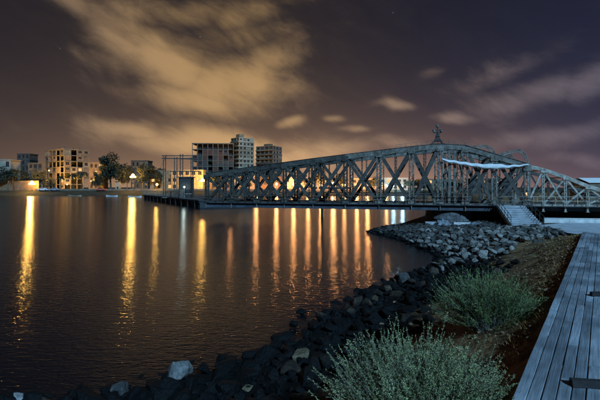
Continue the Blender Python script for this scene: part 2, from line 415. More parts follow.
# plank gap made in place of a cast shadow band: (w, v from, length)
SHADE_GAPS = [(14.35, -.64, .24)]
row = 0; v = V0 + PITCH / 2
while v < 2.0:
    w = W0 - random.uniform(0, 1.6); stops = sorted(g for g in SHADE_GAPS if v > g[1])
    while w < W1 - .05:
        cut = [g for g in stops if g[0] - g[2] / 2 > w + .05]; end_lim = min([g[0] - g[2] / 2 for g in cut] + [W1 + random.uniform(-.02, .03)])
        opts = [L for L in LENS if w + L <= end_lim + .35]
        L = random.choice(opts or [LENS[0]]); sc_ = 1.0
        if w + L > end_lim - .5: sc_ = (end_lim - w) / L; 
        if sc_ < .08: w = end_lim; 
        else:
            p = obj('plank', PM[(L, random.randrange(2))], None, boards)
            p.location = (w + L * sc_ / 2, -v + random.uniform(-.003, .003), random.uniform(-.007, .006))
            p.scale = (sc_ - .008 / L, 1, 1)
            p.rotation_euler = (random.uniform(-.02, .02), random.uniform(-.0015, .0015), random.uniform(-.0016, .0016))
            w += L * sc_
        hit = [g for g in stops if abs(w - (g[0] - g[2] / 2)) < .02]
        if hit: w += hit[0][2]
    v += PITCH; row += 1
jm = MB().b2(W0 - 1, W1 - .06, -.05, .05, -.30, -.075).mesh('joist')
jm.materials.append(M['wood_dark'])
for vv in (V0 + .09, V0 + .75, V0 + 1.4, V0 + 2.0, V0 + 2.6):
    o = obj('joist', jm, None, boards); o.location = (0, -vv, 0)
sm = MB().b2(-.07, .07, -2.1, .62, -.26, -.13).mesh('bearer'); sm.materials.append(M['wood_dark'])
for g_ in SHADE_GAPS:
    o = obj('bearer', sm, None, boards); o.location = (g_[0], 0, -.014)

# ================================================================== ROCKS
def rock_material(name, lo, hi, wet_top):
    m = bpy.data.materials.new(name); m.use_nodes = True; nt = m.node_tree; N = nt.nodes; L = nt.links; b = N['Principled BSDF']; b.inputs['Specular IOR Level'].default_value = .2
    oi = N.new('ShaderNodeObjectInfo'); g = N.new('ShaderNodeNewGeometry'); s = N.new('ShaderNodeSeparateXYZ'); L.new(g.outputs['Position'], s.inputs[0])
    n = N.new('ShaderNodeTexNoise'); n.inputs['Scale'].default_value = 5; n.inputs['Detail'].default_value = 8; n.inputs['Roughness'].default_value = .7; L.new(g.outputs['Position'], n.inputs['Vector'])
    cr = N.new('ShaderNodeValToRGB'); e = cr.color_ramp.elements
    e[0].position = .32; e[0].color = (*lo, 1); e[1].position = .66; e[1].color = (*hi, 1); L.new(n.outputs['Fac'], cr.inputs[0])
    mr0 = N.new('ShaderNodeMapRange'); mr0.inputs['To Min'].default_value = .28; mr0.inputs['To Max'].default_value = 1.35; L.new(oi.outputs['Random'], mr0.inputs['Value'])
    hv = N.new('ShaderNodeHueSaturation'); L.new(mr0.outputs[0], hv.inputs['Value']); L.new(cr.outputs[0], hv.inputs['Color'])
    n2 = N.new('ShaderNodeTexNoise'); n2.inputs['Scale'].default_value = 1.4; L.new(g.outputs['Position'], n2.inputs['Vector'])
    ad = N.new('ShaderNodeMath'); ad.operation = 'MULTIPLY_ADD'; ad.inputs[1].default_value = -.5; L.new(n2.outputs['Fac'], ad.inputs[0]); L.new(s.outputs['Z'], ad.inputs[2])
    mr = N.new('ShaderNodeMapRange'); mr.inputs['From Min'].default_value = wet_top - .25; mr.inputs['From Max'].default_value = wet_top - .1; L.new(ad.outputs[0], mr.inputs['Value'])
    mx = N.new('ShaderNodeMix'); mx.data_type = 'RGBA'; mx.inputs['A'].default_value = (.0045, .0045, .004, 1)
    L.new(mr.outputs[0], mx.inputs['Factor']); L.new(hv.outputs[0], mx.inputs['B']); L.new(mx.outputs['Result'], b.inputs['Base Color'])
    mr2 = N.new('ShaderNodeMapRange'); mr2.inputs['To Min'].default_value = .75; mr2.inputs['To Max'].default_value = .88; L.new(mr.outputs[0], mr2.inputs['Value']); L.new(mr2.outputs[0], b.inputs['Roughness'])
    n3 = N.new('ShaderNodeTexNoise'); n3.inputs['Scale'].default_value = 14; n3.inputs['Detail'].default_value = 6; L.new(g.outputs['Position'], n3.inputs['Vector'])
    bp = N.new('ShaderNodeBump'); bp.inputs['Strength'].default_value = .9; bp.inputs['Distance'].default_value = .06; L.new(n3.outputs['Fac'], bp.inputs['Height']); L.new(bp.outputs[0], b.inputs['Normal'])
    return m
M['rock'] = rock_material('riprap_rock', (.085, .078, .062), (.36, .335, .285), .18)
M['rock_wet'] = rock_material('weedy_rock', (.003, .0028, .0024), (.022, .018, .013), .55)
M['rock_pale'] = rock_material('pale_boulder', (.09, .09, .08), (.33, .32, .29), -.3)
M['rock_tan'] = rock_material('tan_boulder', (.10, .075, .04), (.24, .18, .10), -.3)
def rock_mesh(seed, detail=0):
    rs = random.Random(seed); bm = bmesh.new()
    for _ in range(11 + seed % 5):
        d = Vector((rs.gauss(0, 1), rs.gauss(0, 1), rs.gauss(0, 1))).normalized()
        bm.verts.new(Vector((d.x * .56, d.y * .44, d.z * .40)) * rs.uniform(.82, 1.08))
    bmesh.ops.convex_hull(bm, input=bm.verts)
    bmesh.ops.delete(bm, geom=[v for v in bm.verts if not v.link_faces], context='VERTS')
    bmesh.ops.dissolve_limit(bm, angle_limit=R(14), verts=bm.verts, edges=bm.edges)
    bmesh.ops.bevel(bm, geom=list(bm.edges), offset=.035, segments=1, affect='EDGES', clamp_overlap=True)
    bmesh.ops.triangulate(bm, faces=bm.faces)
    if detail:
        bmesh.ops.subdivide_edges(bm, edges=bm.edges, cuts=detail, use_grid_fill=True)
        for v in bm.verts:
            v.co *= 1 + .035 * math.sin(v.co.x * 23 + seed) * math.sin(v.co.y * 19) + rs.uniform(-.012, .012)
    me = bpy.data.meshes.new('rock'); bm.to_mesh(me); bm.free(); return me
M['rock_mid'] = rock_material('brownish_shore_rock', (.018, .014, .010), (.11, .080, .052), .12)
RP = {k: [rock_mesh(i + 20 * j) for i in range(10)] for j, k in enumerate(('rock', 'rock_wet', 'rock_mid'))}
for k, l in RP.items():
    for me in l: me.materials.append(M[k])
rr = random.Random(11)
cand = []
Sp = [Vector(p) for p in SHORE]
def spit_zone(x, y): return y > 23.5
def scatter(n, box, accept, size):
    out = []
    P = np.column_stack([np.random.uniform(box[0], box[1], n), np.random.uniform(box[2], box[3], n)])
    ds, _ = seg_dist(P, SHORE); db, _ = seg_dist(P, INP); land = inside(P, LAND); inl = inside(P, INREG); z = height(P)
    for (x, y), d, b, l, i, zz in zip(P, ds, db, land, inl, z):
        if accept(x, y, d if l else -d, b, l, i): out.append((x, y, zz, size()))
    return out
# riprap of the spit and of the bank up to the stair
def acc_spit(x, y, d, b, l, i):
    if i or d < -.35: return False
    if y > 47: return False
    px = CX + x / y * F; py = HY + (CAMZ - .5) / y * F
    if y < 22: return False
    lim = 264 - (px - 440) * .16 if px > 440 else 266        # bare earth takes over below this line of the bank
    return py < lim + rr.uniform(-6, 6) and b > .5
spit = scatter(12000, (6.5, 26, 21, 48), acc_spit, lambda: rr.choice((.20, .24, .28, .34, .40, .48, .62)) * rr.uniform(.8, 1.2))
# black, weed-covered rocks along the near waterline
def acc_near(x, y, d, b, l, i):
    if i or y > 26 or x < -11: return False
    wid = 4.2 if x < 0 else 3.6 + max(0, (y - 14) * .30)
    dens = 1 if -.6 < d < wid * .6 else .45
    return -.9 < d < wid and rr.random() < dens
near = scatter(10000, (-12, 10, 5.5, 26), acc_near, lambda: rr.choice((.14, .18, .24, .32, .42, .58)) * rr.uniform(.8, 1.2))
def thin(lst, k):
    keep = []; cell = {}
    for r in sorted(lst, key=lambda r: -r[3]):
        c = (int(r[0] * 2), int(r[1] * 2)); ok = True
        for i in (-2, -1, 0, 1, 2):
            for j in (-2, -1, 0, 1, 2):
                for q in cell.get((c[0] + i, c[1] + j), ()):
                    if (q[0] - r[0]) ** 2 + (q[1] - r[1]) ** 2 < (k * (q[3] + r[3]) / 2) ** 2: ok = False
        if ok: keep.append(r); cell.setdefault(c, []).append(r)
    return keep
spit = thin(spit, .72); near = thin(near, .60)
def place_rock(o, r, lift=.0):
    x, y, z, s = r
    o.location = (x, y, z + s * rr.uniform(.05, .20) + lift); o.scale = (s * rr.uniform(.85, 1.3), s * rr.uniform(.8, 1.1), s * rr.uniform(.75, 1.1))
    o.rotation_euler = (rr.uniform(-.5, .5), rr.uniform(-.5, .5), rr.uniform(0, 6.28))
def visible_size(r): return r[3] / max(r[1], 1)
def stuff_rocks(name, lst, protos, mat, label, cat):
    vs = []; fs = []; o = 0
    for r in lst:
        me = rr.choice(protos); s = r[3]
        M4 = Matrix.Translation((r[0], r[1], r[2] + s * .08)) @ Matrix.Rotation(rr.uniform(0, 6.28), 4, 'Z') @ Matrix.Rotation(rr.uniform(-.5, .5), 4, 'X') @ Matrix.Diagonal((s * rr.uniform(.9, 1.2), s, s * .9, 1))
        vs += [tuple(M4 @ v.co) for v in me.vertices]; fs += [tuple(i + o for i in p.vertices) for p in me.polygons]; o += len(me.vertices)
    return tag(MB().add(vs, fs).build(name, mat), label, cat, kind='stuff')
# named boulders first
BOULD = [ # px, py of base, width px, height px, material, label
    (178, 378, 29, 25, 'rock_pale', 'pale upright pointed boulder among black rocks at the near waterline'),
    (121, 393, 21, 15, 'rock_pale', 'pale rounded boulder half in the water, second from the left corner'),
    (12, 401, 30, 11, 'rock_pale', 'pale flat boulder in the bottom left corner of the shore'),
    (252, 392, 22, 16, 'rock_tan', 'tan wedge-shaped stone at the bottom shore beside black rocks'),
    (303, 361, 30, 15, 'rock_tan', 'dull tan boulder on the waterline left of the silvery shrub'),
    (262, 362, 30, 20, 'rock_wet', 'large black angular boulder standing in the shallows'),
    (403, 284, 18, 15, 'rock_pale', 'pale pyramid-shaped boulder at the mouth of the small inlet'),
    (376, 300, 14, 7, 'rock_tan', 'small brownish flat stone on the waterline left of the pyramid boulder'),
    (390, 296, 13, 6, 'rock_pale', 'small pale flat stone just below the pyramid boulder'),
    (441, 272, 9, 8, 'rock_pale', 'small pale stone at the head of the inlet'),
    (484, 262, 12, 10, 'rock_pale', 'pale rounded boulder at the foot of the lit riprap bank'),
    (302, 313, 12, 7, 'rock_wet', 'lone black rock out in the water, nearest to the mooring pile'),
    (294, 326, 11, 8, 'rock_wet', 'black rock just above the waterline below the lone outer rock'),
    (140, 397, 22, 8, 'rock_wet', 'low black rock right of the rounded pale boulder'),
]
for i, (px, py, w, h, mt, lab) in enumerate(BOULD):
    p = G(px, py, .05); k = p.y / F
    me = rock_mesh(300 + i * 7, 2); me.materials.append(M[mt])
    if any(k_ in lab for k_ in ('pointed', 'pyramid', 'wedge')):
        for v in me.vertices: f_ = 1.05 - 1.15 * max(-.25, v.co.z); v.co.x = v.co.x * f_ + .10 * (v.co.z + .3); v.co.y *= f_
    o = obj('boulder' if w > 17 else 'stone', me, None); zmin = min(v.co.z for v in me.vertices); 
    o.scale = (w * k / 1.05, w * k / 1.05, h * k / .74); o.rotation_euler = (0, 0, rr.uniform(-.6, .6)); o.location = (p.x, p.y, h * k * .42)
    tag(o, lab, 'boulder' if w > 17 else 'stone')
spit.sort(key=visible_size, reverse=True); near.sort(key=lambda r: r[3], reverse=True)
NS, NN = 175, 110
for r in spit[:NS]:
    o = obj('riprap_rock', rr.choice(RP['rock']), None); place_rock(o, r, .02)
    tag(o, 'pale angular riprap rock on the stony spit before the bridge pivot', 'rock', 'riprap rocks of the spit')
for i, r in enumerate(near[:NN]):
    mid = i % 3 == 1
    o = obj('shore_rock', rr.choice(RP['rock_mid' if mid else 'rock_wet']), None); place_rock(o, r)
    tag(o, 'dull brown rock lying among the black rocks of the near shore' if mid else 'black weed-covered rock along the near waterline', 'rock', 'brown rocks of the near shore' if mid else 'black rocks of the near shore')
stuff_rocks('rubble', spit[NS:], RP['rock'], M['rock'], 'smaller pale rubble filling the stony spit', 'rubble')
stuff_rocks('weedy_rubble', near[NN:], RP['rock_wet'], M['rock_wet'], 'smaller black rubble along the near waterline', 'rubble')
print('rocks', len(spit), len(near))

# pebbles and clods on the bare bank
M['clod'] = material('clod', (.30, .19, .095), .95, .6, 6, .6, 30, col2=(.06, .04, .022), world_co=True)
peb = scatter(5200, (1, 18, 3, 29), lambda x, y, d, b, l, i: l and not i and d > 1.6 and rr.random() < (.9 if b < 2.2 else .35), lambda: .035 + .16 * rr.random() ** 3)
stuff_rocks('pebbles', peb, RP['rock'][:4], M['clod'], 'brown clods and pebbles strewn over the bare earth bank', 'pebbles')
# dark timbers lying on the boardwalk at the right edge of the picture
def timber(label, px, py, L, w, h, ang):
    p = G(px, py, BZ); o = empty('fallen_timber', (p.x, p.y, BZ + .006), ang); tag(o, label, 'timber', 'timbers on the boardwalk')
    m = MB(); n = 6; rs = random.Random(px); vs = []
    for k in range(n + 1):
        x = L * k / n; j = lambda: rs.uniform(-.006, .006)
        vs += [(x, -w / 2 + j(), 0), (x, w / 2 + j(), 0), (x, w / 2 - .012 + j(), h + j()), (x, -w / 2 + .012 + j(), h + j())]
    fs = [(0, 1, 2, 3), tuple(n * 4 + q for q in (3, 2, 1, 0))] + [(k * 4 + q, (k + 1) * 4 + q, (k + 1) * 4 + (q + 1) % 4, k * 4 + (q + 1) % 4) for k in range(n) for q in range(4)]
    m.add(vs, fs).build('shaft', M['wood_dark'], o)
timber('dark timber beam lying across the boardwalk in the lower right corner', 571, 386, 1.1, .09, .075, R(-9))
timber('short dark timber lying on the boardwalk at the right edge, farther from the camera', 591, 296, .8, .10, .08, R(-4))

# ================================================================== VEGETATION OF THE BANK
M['silver_leaf'] = material('silver_green_leaf', (.40, .42, .175), .7, .35, 3, col2=(.16, .16, .065), world_co=True)
M['green_leaf'] = material('narrow_green_leaf', (.22, .28, .085), .7, .4, 3, col2=(.09, .115, .04), world_co=True)
M['stem'] = material('shrub_stem', (.15, .14, .10), .85, .3, 6, world_co=True)
M['straw'] = material('dry_grass', (.30, .15, .045), .9, .6, 2, col2=(.07, .035, .012), world_co=True)
def shrub(name, label, base, rx, ry, h, nst, leafL, leafW, silver, seed):
    rs = np.random.RandomState(seed); root = empty(name, base); tag(root, label, 'shrub')
    LV = []; LF = []; SV = MB(); no = 0
    def leaf(p, d, L, wd):
        nonlocal no
        d = d / np.linalg.norm(d); a = rs.normal(size=3); s = np.cross(d, a); s /= np.linalg.norm(s) + 1e-9
        LV.extend([p, p + d * L * .45 + s * wd / 2, p + d * L, p + d * L * .45 - s * wd / 2]); LF.append((no, no + 1, no + 2, no + 3)); no += 4
    for k in range(nst):
        a = rs.uniform(0, 6.283); rad = math.sqrt(rs.uniform(0, 1)); ex = math.cos(a) * rad * rx; ey = math.sin(a) * rad * ry
        top = h * (math.sqrt(max(.03, 1 - rad ** 2.2)) * .8 + .12) * rs.uniform(.80, 1.06)
        b0 = np.array([ex * .25, ey * .25, -.1]); tip = np.array([ex, ey, top])
        if not silver: tip[:2] *= 1.08
        mid = (b0 + tip) / 2 + np.array([-ex * .16, -ey * .16, top * .14]) + rs.normal(size=3) * .05
        pts = [(1 - t) ** 2 * b0 + 2 * t * (1 - t) * mid + t * t * tip + rs.normal(size=3) * .012 for t in np.linspace(0, 1, 7)]
        SV.tube(pts, [.007, .006, .0055, .005, .004, .003, .002], 3, False)
        def dress(pts, dens, lo):
            for i in range(len(pts) - 1):
                if i / len(pts) < lo: continue
                seg = pts[i + 1] - pts[i]; n = max(1, int(np.linalg.norm(seg) * dens))
                sd = seg / (np.linalg.norm(seg) + 1e-9)
                for _ in range(n):
                    p = pts[i] + seg * rs.uniform(0, 1); o = rs.normal(size=3); d = sd * (.75 if silver else 1.1) + o * (.55 if silver else .38)
                    leaf(p, d, leafL * rs.uniform(.6, 1.25), leafW * rs.uniform(.7, 1.2))
        dress(pts, 62 if silver else 58, .30)
        for _ in range(6 if silver else 5):
            j = rs.randint(2, 6); q0 = pts[j]; dr = (pts[min(j + 1, 6)] - pts[j - 1]); dr = dr / np.linalg.norm(dr) + rs.normal(size=3) * (.42 if silver else .38); dr[2] = abs(dr[2]) * .9 + (.25 if silver else .1)
            ln = rs.uniform(.12, .30) * (1 if silver else 1.25); tw = [q0 + dr * ln * t + np.array([0, 0, .25 * ln * t * t]) for t in (0, .35, .7, 1)]
            SV.tube(tw, [.003, .0025, .002, .0015], 3, False); dress(tw, 115 if silver else 62, -1)
    me = bpy.data.meshes.new('foliage'); me.from_pydata([tuple(v) for v in LV], [], LF); me.update()
    tag(obj('foliage', me, M['silver_leaf' if silver else 'green_leaf'], root), kind='stuff')
    SV.build('stem', M['stem'], root)
    return root
bx, by = 1.36, 4.65
shrub('silvery_shrub', 'silvery green leafy shrub cut by the bottom edge beside the boardwalk', (bx, by, hz(bx, by)), 1.12, .85, .93, 330, .025, .010, True, 3)
bx, by = 4.05, 8.6
shrub('green_shrub', 'bushy green narrow-leaved shrub on the bank midway along the boardwalk', (bx, by, hz(bx, by)), 1.03, .9, 1.12, 250, .055, .010, False, 5)
# dry grass and litter on the bank
def grass(n, box, accept, lo, hi, name, label, mat, seed, flat=.5):
    rs = np.random.RandomState(seed); P = np.column_stack([rs.uniform(box[0], box[1], n), rs.uniform(box[2], box[3], n)])
    ds, _ = seg_dist(P, SHORE); db, _ = seg_dist(P, INP); ok = inside(P, LAND) & ~inside(P, INREG); nz = vnoise(P, .8, 5)
    ok &= accept(P, ds, db, nz); P = P[ok]; Z = height(P); vs = []; fs = []; o = 0
    for (x, y), z in zip(P, Z):
        for _ in range(4):
            L = rs.uniform(lo, hi); a = rs.uniform(0, 6.283); t = rs.uniform(.2, 1.4) * flat; w = rs.uniform(.002, .0045) * (1 + y / 10)
            d = np.array([math.cos(a) * math.sin(t), math.sin(a) * math.sin(t), math.cos(t)]); s = np.array([-math.sin(a), math.cos(a), 0]) * w
            b = np.array([x + rs.normal() * .04, y + rs.normal() * .04, z - .02]); m1 = b + d * L * .6; tp = b + d * L + np.array([math.cos(a), math.sin(a), -.4]) * L * .3
            vs += [b - s, b + s, m1 + s * .8, m1 - s * .8, tp]; fs += [(o, o + 1, o + 2, o + 3), (o + 3, o + 2, o + 4)]; o += 5
    me = bpy.data.meshes.new(name); me.from_pydata([tuple(v) for v in vs], [], fs); me.update()
    return tag(obj(name, me, mat), label, 'grass', kind='stuff')
grass(26000, (0, 18, 3, 30), lambda P, ds, db, nz: (db < 1.1 + nz * 1.3) & (ds > 2.2), .04, .13, 'dry_grass', 'low dry brown grass on the bank beside the boardwalk', M['straw'], 1, .9)
grass(1500, (0, 16, 3, 24), lambda P, ds, db, nz: (db < 3) & (ds > 1.8) & (nz > .25), .08, .24, 'green_grass', 'sparse green grass tufts on the earth bank', M['green_leaf'], 2, .7)
# ================================================================== SWING BRIDGE
BO = Vector((16.8, 48.0, 0)); BRZ = math.atan2(-.2607, .9654); BW_ = 5.6; ZD = 2.50
def sx_of(px):
    u = (px - CX) / F; return (48 * u - 16.8) / (.9654 + .2607 * u)
def z_of(py, s): return CAMZ - (py - HY) / F * (48 - .2607 * s)
def bworld(s, t, z): 
    return Vector((BO.x + s * .9654 + t * .2607, BO.y - s * .2607 + t * .9654, z))
bridge = tag(empty('swing_bridge', BO, BRZ), 'long riveted steel truss swing bridge spanning the water from the right bank', 'bridge')
TOP = [(-32, 6.35), (-24.5, 7.28), (-15.9, 8.25), (-4.7, 9.4), (0, 9.75), (2.8, 9.5), (5.9, 8.45), (9.38, 7.25), (11, 6.8), (13.2, 5.95), (15.35, 4.95), (17.5, 4.2), (20, 3.5)]
def zt(s): return float(np.interp(s, [p[0] for p in TOP], [p[1] for p in TOP])) - .26
POSTS_L = [-30.9, -27.1, -23.4, -19.5, -15.6, -11.4, -7.2, -3.3, 0.0]
POSTS_M = [2.8, 5.95, 9.38]
POSTS_R = [11.0, 13.2, 15.35, 17.5, 19.8]
ALLP = POSTS_L + POSTS_M + POSTS_R
def smat(s): return M['steel_light'] if s > 9.5 else (M['steel'] if s > -9 else M['steel_dark'])  # light falling off leftwards is put into the steel tone
parts_near = []
def part(mb, name, mat):
    o = mb.build(name, mat, bridge); parts_near.append(o); return o
# chords
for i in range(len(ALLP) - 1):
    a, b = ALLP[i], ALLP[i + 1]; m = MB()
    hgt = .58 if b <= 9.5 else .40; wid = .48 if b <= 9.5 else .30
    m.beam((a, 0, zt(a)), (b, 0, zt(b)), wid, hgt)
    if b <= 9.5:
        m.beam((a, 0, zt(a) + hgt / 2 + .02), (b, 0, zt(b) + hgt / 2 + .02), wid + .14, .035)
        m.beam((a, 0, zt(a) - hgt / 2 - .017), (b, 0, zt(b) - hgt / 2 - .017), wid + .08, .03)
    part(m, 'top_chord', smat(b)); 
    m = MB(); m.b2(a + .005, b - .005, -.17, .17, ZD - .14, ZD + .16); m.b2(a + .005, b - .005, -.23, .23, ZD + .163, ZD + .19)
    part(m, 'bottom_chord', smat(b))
# posts: laced columns
def laced(m, p0, p1, half, fw, fd, pitch):
    p0 = Vector(p0); p1 = Vector(p1); d = (p1 - p0); L = d.length; d /= L; r = Vector((d.z, 0, -d.x))
    for sg in (-1, 1): m.beam(p0 + r * half * sg, p1 + r * half * sg, fw, fd, up=(0, 1, 0))
    n = max(2, int(L / pitch))
    for i in range(n):
        a = p0 + d * (L * i / n); b = p0 + d * (L * (i + 1) / n); sg = 1 if i % 2 else -1
        for ty in (-fd / 2 - .012, fd / 2 + .012):
            m.beam(a + r * half * sg + Vector((0, ty, 0)), b - r * half * sg + Vector((0, ty, 0)), .055, .018, up=(0, 1, 0))
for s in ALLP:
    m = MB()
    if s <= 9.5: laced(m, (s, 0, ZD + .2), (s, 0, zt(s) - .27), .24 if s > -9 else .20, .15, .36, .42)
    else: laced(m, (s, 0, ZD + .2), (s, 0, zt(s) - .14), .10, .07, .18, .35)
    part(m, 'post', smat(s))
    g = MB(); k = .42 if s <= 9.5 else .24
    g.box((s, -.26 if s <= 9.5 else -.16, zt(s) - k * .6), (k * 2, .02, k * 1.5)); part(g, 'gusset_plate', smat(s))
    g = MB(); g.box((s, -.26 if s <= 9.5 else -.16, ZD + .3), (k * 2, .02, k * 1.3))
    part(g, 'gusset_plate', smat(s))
# diagonals: an X in every panel
def diag(a, za, b, zb, w, off, nm='diagonal'):
    m = MB()
    for ty in (-off, off): m.beam((a, ty, za), (b, ty, zb), .02 if off > .05 else .06, w, up=(0, 0, 1))
    p0 = Vector((a, 0, za)); d = Vector((b, 0, zb)) - p0; n = max(2, int(d.length / .7))
    if off > .05:
        for i in range(1, n): c = p0 + d * (i / n); m.box(c, (.16, off * 2 - .024, .05))
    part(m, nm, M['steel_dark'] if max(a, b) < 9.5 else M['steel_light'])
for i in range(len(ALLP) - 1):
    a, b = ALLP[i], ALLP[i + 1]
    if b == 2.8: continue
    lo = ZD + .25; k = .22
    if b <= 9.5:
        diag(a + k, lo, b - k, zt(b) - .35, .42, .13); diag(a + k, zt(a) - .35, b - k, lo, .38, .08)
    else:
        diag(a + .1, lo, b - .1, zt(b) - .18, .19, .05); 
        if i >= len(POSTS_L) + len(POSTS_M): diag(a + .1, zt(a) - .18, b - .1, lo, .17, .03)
# thin hangers at mid-panel
for a, b in zip(ALLP[:-1], ALLP[1:]):
    if b > 9.5 or b == 2.8: continue
    c_ = (a + b) / 2; m = MB(); laced(m, (c_, 0, ZD + .2), (c_, 0, zt(c_) - .30), .06, .045, .14, .4); part(m, 'hanger', M['steel_dark'])
    m = MB().b2(a + .2, b - .2, -.05, .05, ZD + 1.28, ZD + 1.36); part(m, 'tie_bar', M['steel_dark'])
# centre tower between the two middle posts
m = MB()
for s_ in (1.05, 1.65): m.b2(s_ - .14, s_ + .14, -.2, .2, ZD + .2, zt(s_) - .28)
for z_ in np.linspace(ZD + .8, 8.6, 9): m.b2(1.15, 1.55, -.16, .16, z_ - .05, z_ + .05)
part(m, 'tower_leg', M['steel'])
for (a, b) in ((0.2, .95), (1.75, 2.6)):
    diag(a, ZD + .25, b, 5.2, .16, .06); diag(a, 8.9, b, 5.6, .16, .06)
near_parts = list(parts_near)
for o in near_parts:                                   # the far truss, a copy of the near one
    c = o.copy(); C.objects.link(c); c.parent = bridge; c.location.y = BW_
    if c.data.materials[0] == M['steel_light']: c.data = c.data.copy(); c.data.materials[0] = M['steel_dark']  # unlit far side of the right arm put into its colour
# cross members, top bracing
for i, s in enumerate(ALLP):
    MB().b2(s - .12, s + .12, .26, BW_ - .26, ZD - .55, ZD - .16).build('floor_beam', M['deck'], bridge)
    if s > 9.5: m = MB().b2(s - .06, s + .06, .14, BW_ - .14, zt(s) - .1, zt(s) + .08)
    else:
        m = MB().b2(s - .1, s + .1, .24, BW_ - .24, zt(s) - .08, zt(s) + .12); m.b2(s - .06, s + .06, .24, BW_ - .24, zt(s) - .95, zt(s) - .85)
        for k in range(6):
            y0 = .24 + (BW_ - .48) * k / 6; y1 = .24 + (BW_ - .48) * (k + 1) / 6
            m.beam((s, y0, zt(s) - (.9 if k % 2 else .1)), (s, y1, zt(s) - (.1 if k % 2 else .9)), .05, .05)
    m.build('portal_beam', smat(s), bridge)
for i in range(len(ALLP) - 1):
    a, b = ALLP[i], ALLP[i + 1]
    if b > 9.5: continue
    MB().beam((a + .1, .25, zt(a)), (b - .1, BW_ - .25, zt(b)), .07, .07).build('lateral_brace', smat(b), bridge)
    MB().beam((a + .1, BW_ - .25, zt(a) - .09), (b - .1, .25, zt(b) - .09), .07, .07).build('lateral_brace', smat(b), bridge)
# deck and the deep side girder, panel by panel
MB().b2(-32.0, 20.2, .25, BW_ - .25, ZD - .157, ZD + .04).build('deck', M['deck'], bridge)
for i in range(len(ALLP) - 1):
    a, b = ALLP[i], ALLP[i + 1]
    if b > 9.5: break
    zb_ = 1.86
    m = MB().b2(a + .06, b - .06, -.10, -.04, zb_, ZD - .142); m.b2(a + .06, b - .06, -.22, .06, zb_ - .06, zb_ - .003)
    m.build('girder_panel', M['deck'], bridge)
    m = MB().b2(a - .055, a + .055, -.30, .05, zb_ - .10, ZD - .142); m.build('bracket', M['steel'], bridge)
for s in POSTS_R:
    m = MB().b2(s - .09, s + .09, -.12, .12, ZD - .62, ZD - .143); m.b2(s - .14, s + .14, -.16, .16, ZD - .70, ZD - .623); m.build('bracket', M['steel_light'], bridge)
MB().b2(9.5, 20.2, .35, .55, ZD - .62, ZD - .16).build('girder_panel', M['deck'], bridge)
# railing along the near side and along the far side
for t_ in (-.42, BW_ + .42):
    for (a, b, mt) in ((-32, -9, 'steel_dark'), (-9, 3.4, 'steel'), (6.6, 9.4, 'steel'), (9.4, 20.2, 'steel_light')):  # railing tones follow the same painted falloff
        m = MB()
        for zz, th in ((1.02, .06), (.55, .035)): m.beam((a, t_, ZD + zz), (b, t_, ZD + zz), .05, th)
        n = int((b - a) / 1.15)
        for k in range(n + 1): x = a + (b - a) * (k + .5) / (n + 1); m.b2(x - .025, x + .025, t_ - .025, t_ + .025, ZD - .05, ZD + .985)
        m.build('railing', M[mt], bridge)
    m = MB().b2(-32, 20.2, min(t_, t_ * .2) if t_ < 0 else BW_ + .24, -.24 if t_ < 0 else t_ + .06, ZD - .09, ZD - .03); m.build('footway', M['deck'], bridge)
# arched gantry frames over the middle bays, lattice between two curved chords
def arch(pts, depth, t, mat):
    P = [Vector((a, t, b)) for a, b in pts]; m = MB(); Q = []
    for i, p in enumerate(P):
        d = (P[min(i + 1, len(P) - 1)] - P[max(i - 1, 0)]).normalized(); Q.append(p + Vector((-d.z, 0, d.x)) * -depth)
    for i in range(len(P) - 1):
        m.beam(P[i], P[i + 1], .12, .09, up=(0, 1, 0)); m.beam(Q[i], Q[i + 1], .12, .09, up=(0, 1, 0)); m.beam(P[i], Q[i + 1], .04, .03, up=(0, 1, 0)); m.beam(Q[i], P[i], .04, .03, up=(0, 1, 0))
    return m.build('arched_frame', mat, bridge)
def arcpts(s0, s1, ztop, z0, z1):
    out = [(s0, z0)]
    for k in range(1, 9): f = k / 9; out.append((s0 + (s1 - s0) * .72 * f, z0 + (ztop - z0) * math.sin(f * math.pi / 2)))
    for k in range(0, 9): a = math.pi / 2 * k / 8; out.append((s0 + (s1 - s0) * (.72 + .28 * math.sin(a)), z1 + (ztop - z1) * math.cos(a)))
    return out
for t_ in (-.1, BW_ - .15):
    arch(arcpts(1.9, 6.1, 9.45, 9.1, 7.9), .24, t_, M['steel'])
    arch(arcpts(5.9, 9.5, 8.85, 8.1, 7.1), .24, t_, M['steel'])
    MB().b2(9.41, 9.52, t_ - .07, t_ + .07, ZD + .2, 7.15).build('frame_post', M['steel_light'], bridge)
# ridge walkway rail on the top chord near the pivot
m = MB()
for k in range(15):
    s = -5.2 + k * .62; m.b2(s - .018, s + .018, .40, .44, zt(s) + .31, zt(s) + .75)
for s0, s1 in zip(np.linspace(-5.2, 3.4, 9)[:-1], np.linspace(-5.2, 3.4, 9)[1:]):
    m.beam((s0, .42, zt(s0) + .76), (s1, .42, zt(s1) + .76), .03, .03); m.beam((s0, .42, zt(s0) + .5), (s1, .42, zt(s1) + .5), .02, .02)
m.build('ridge_rail', M['steel'], bridge)
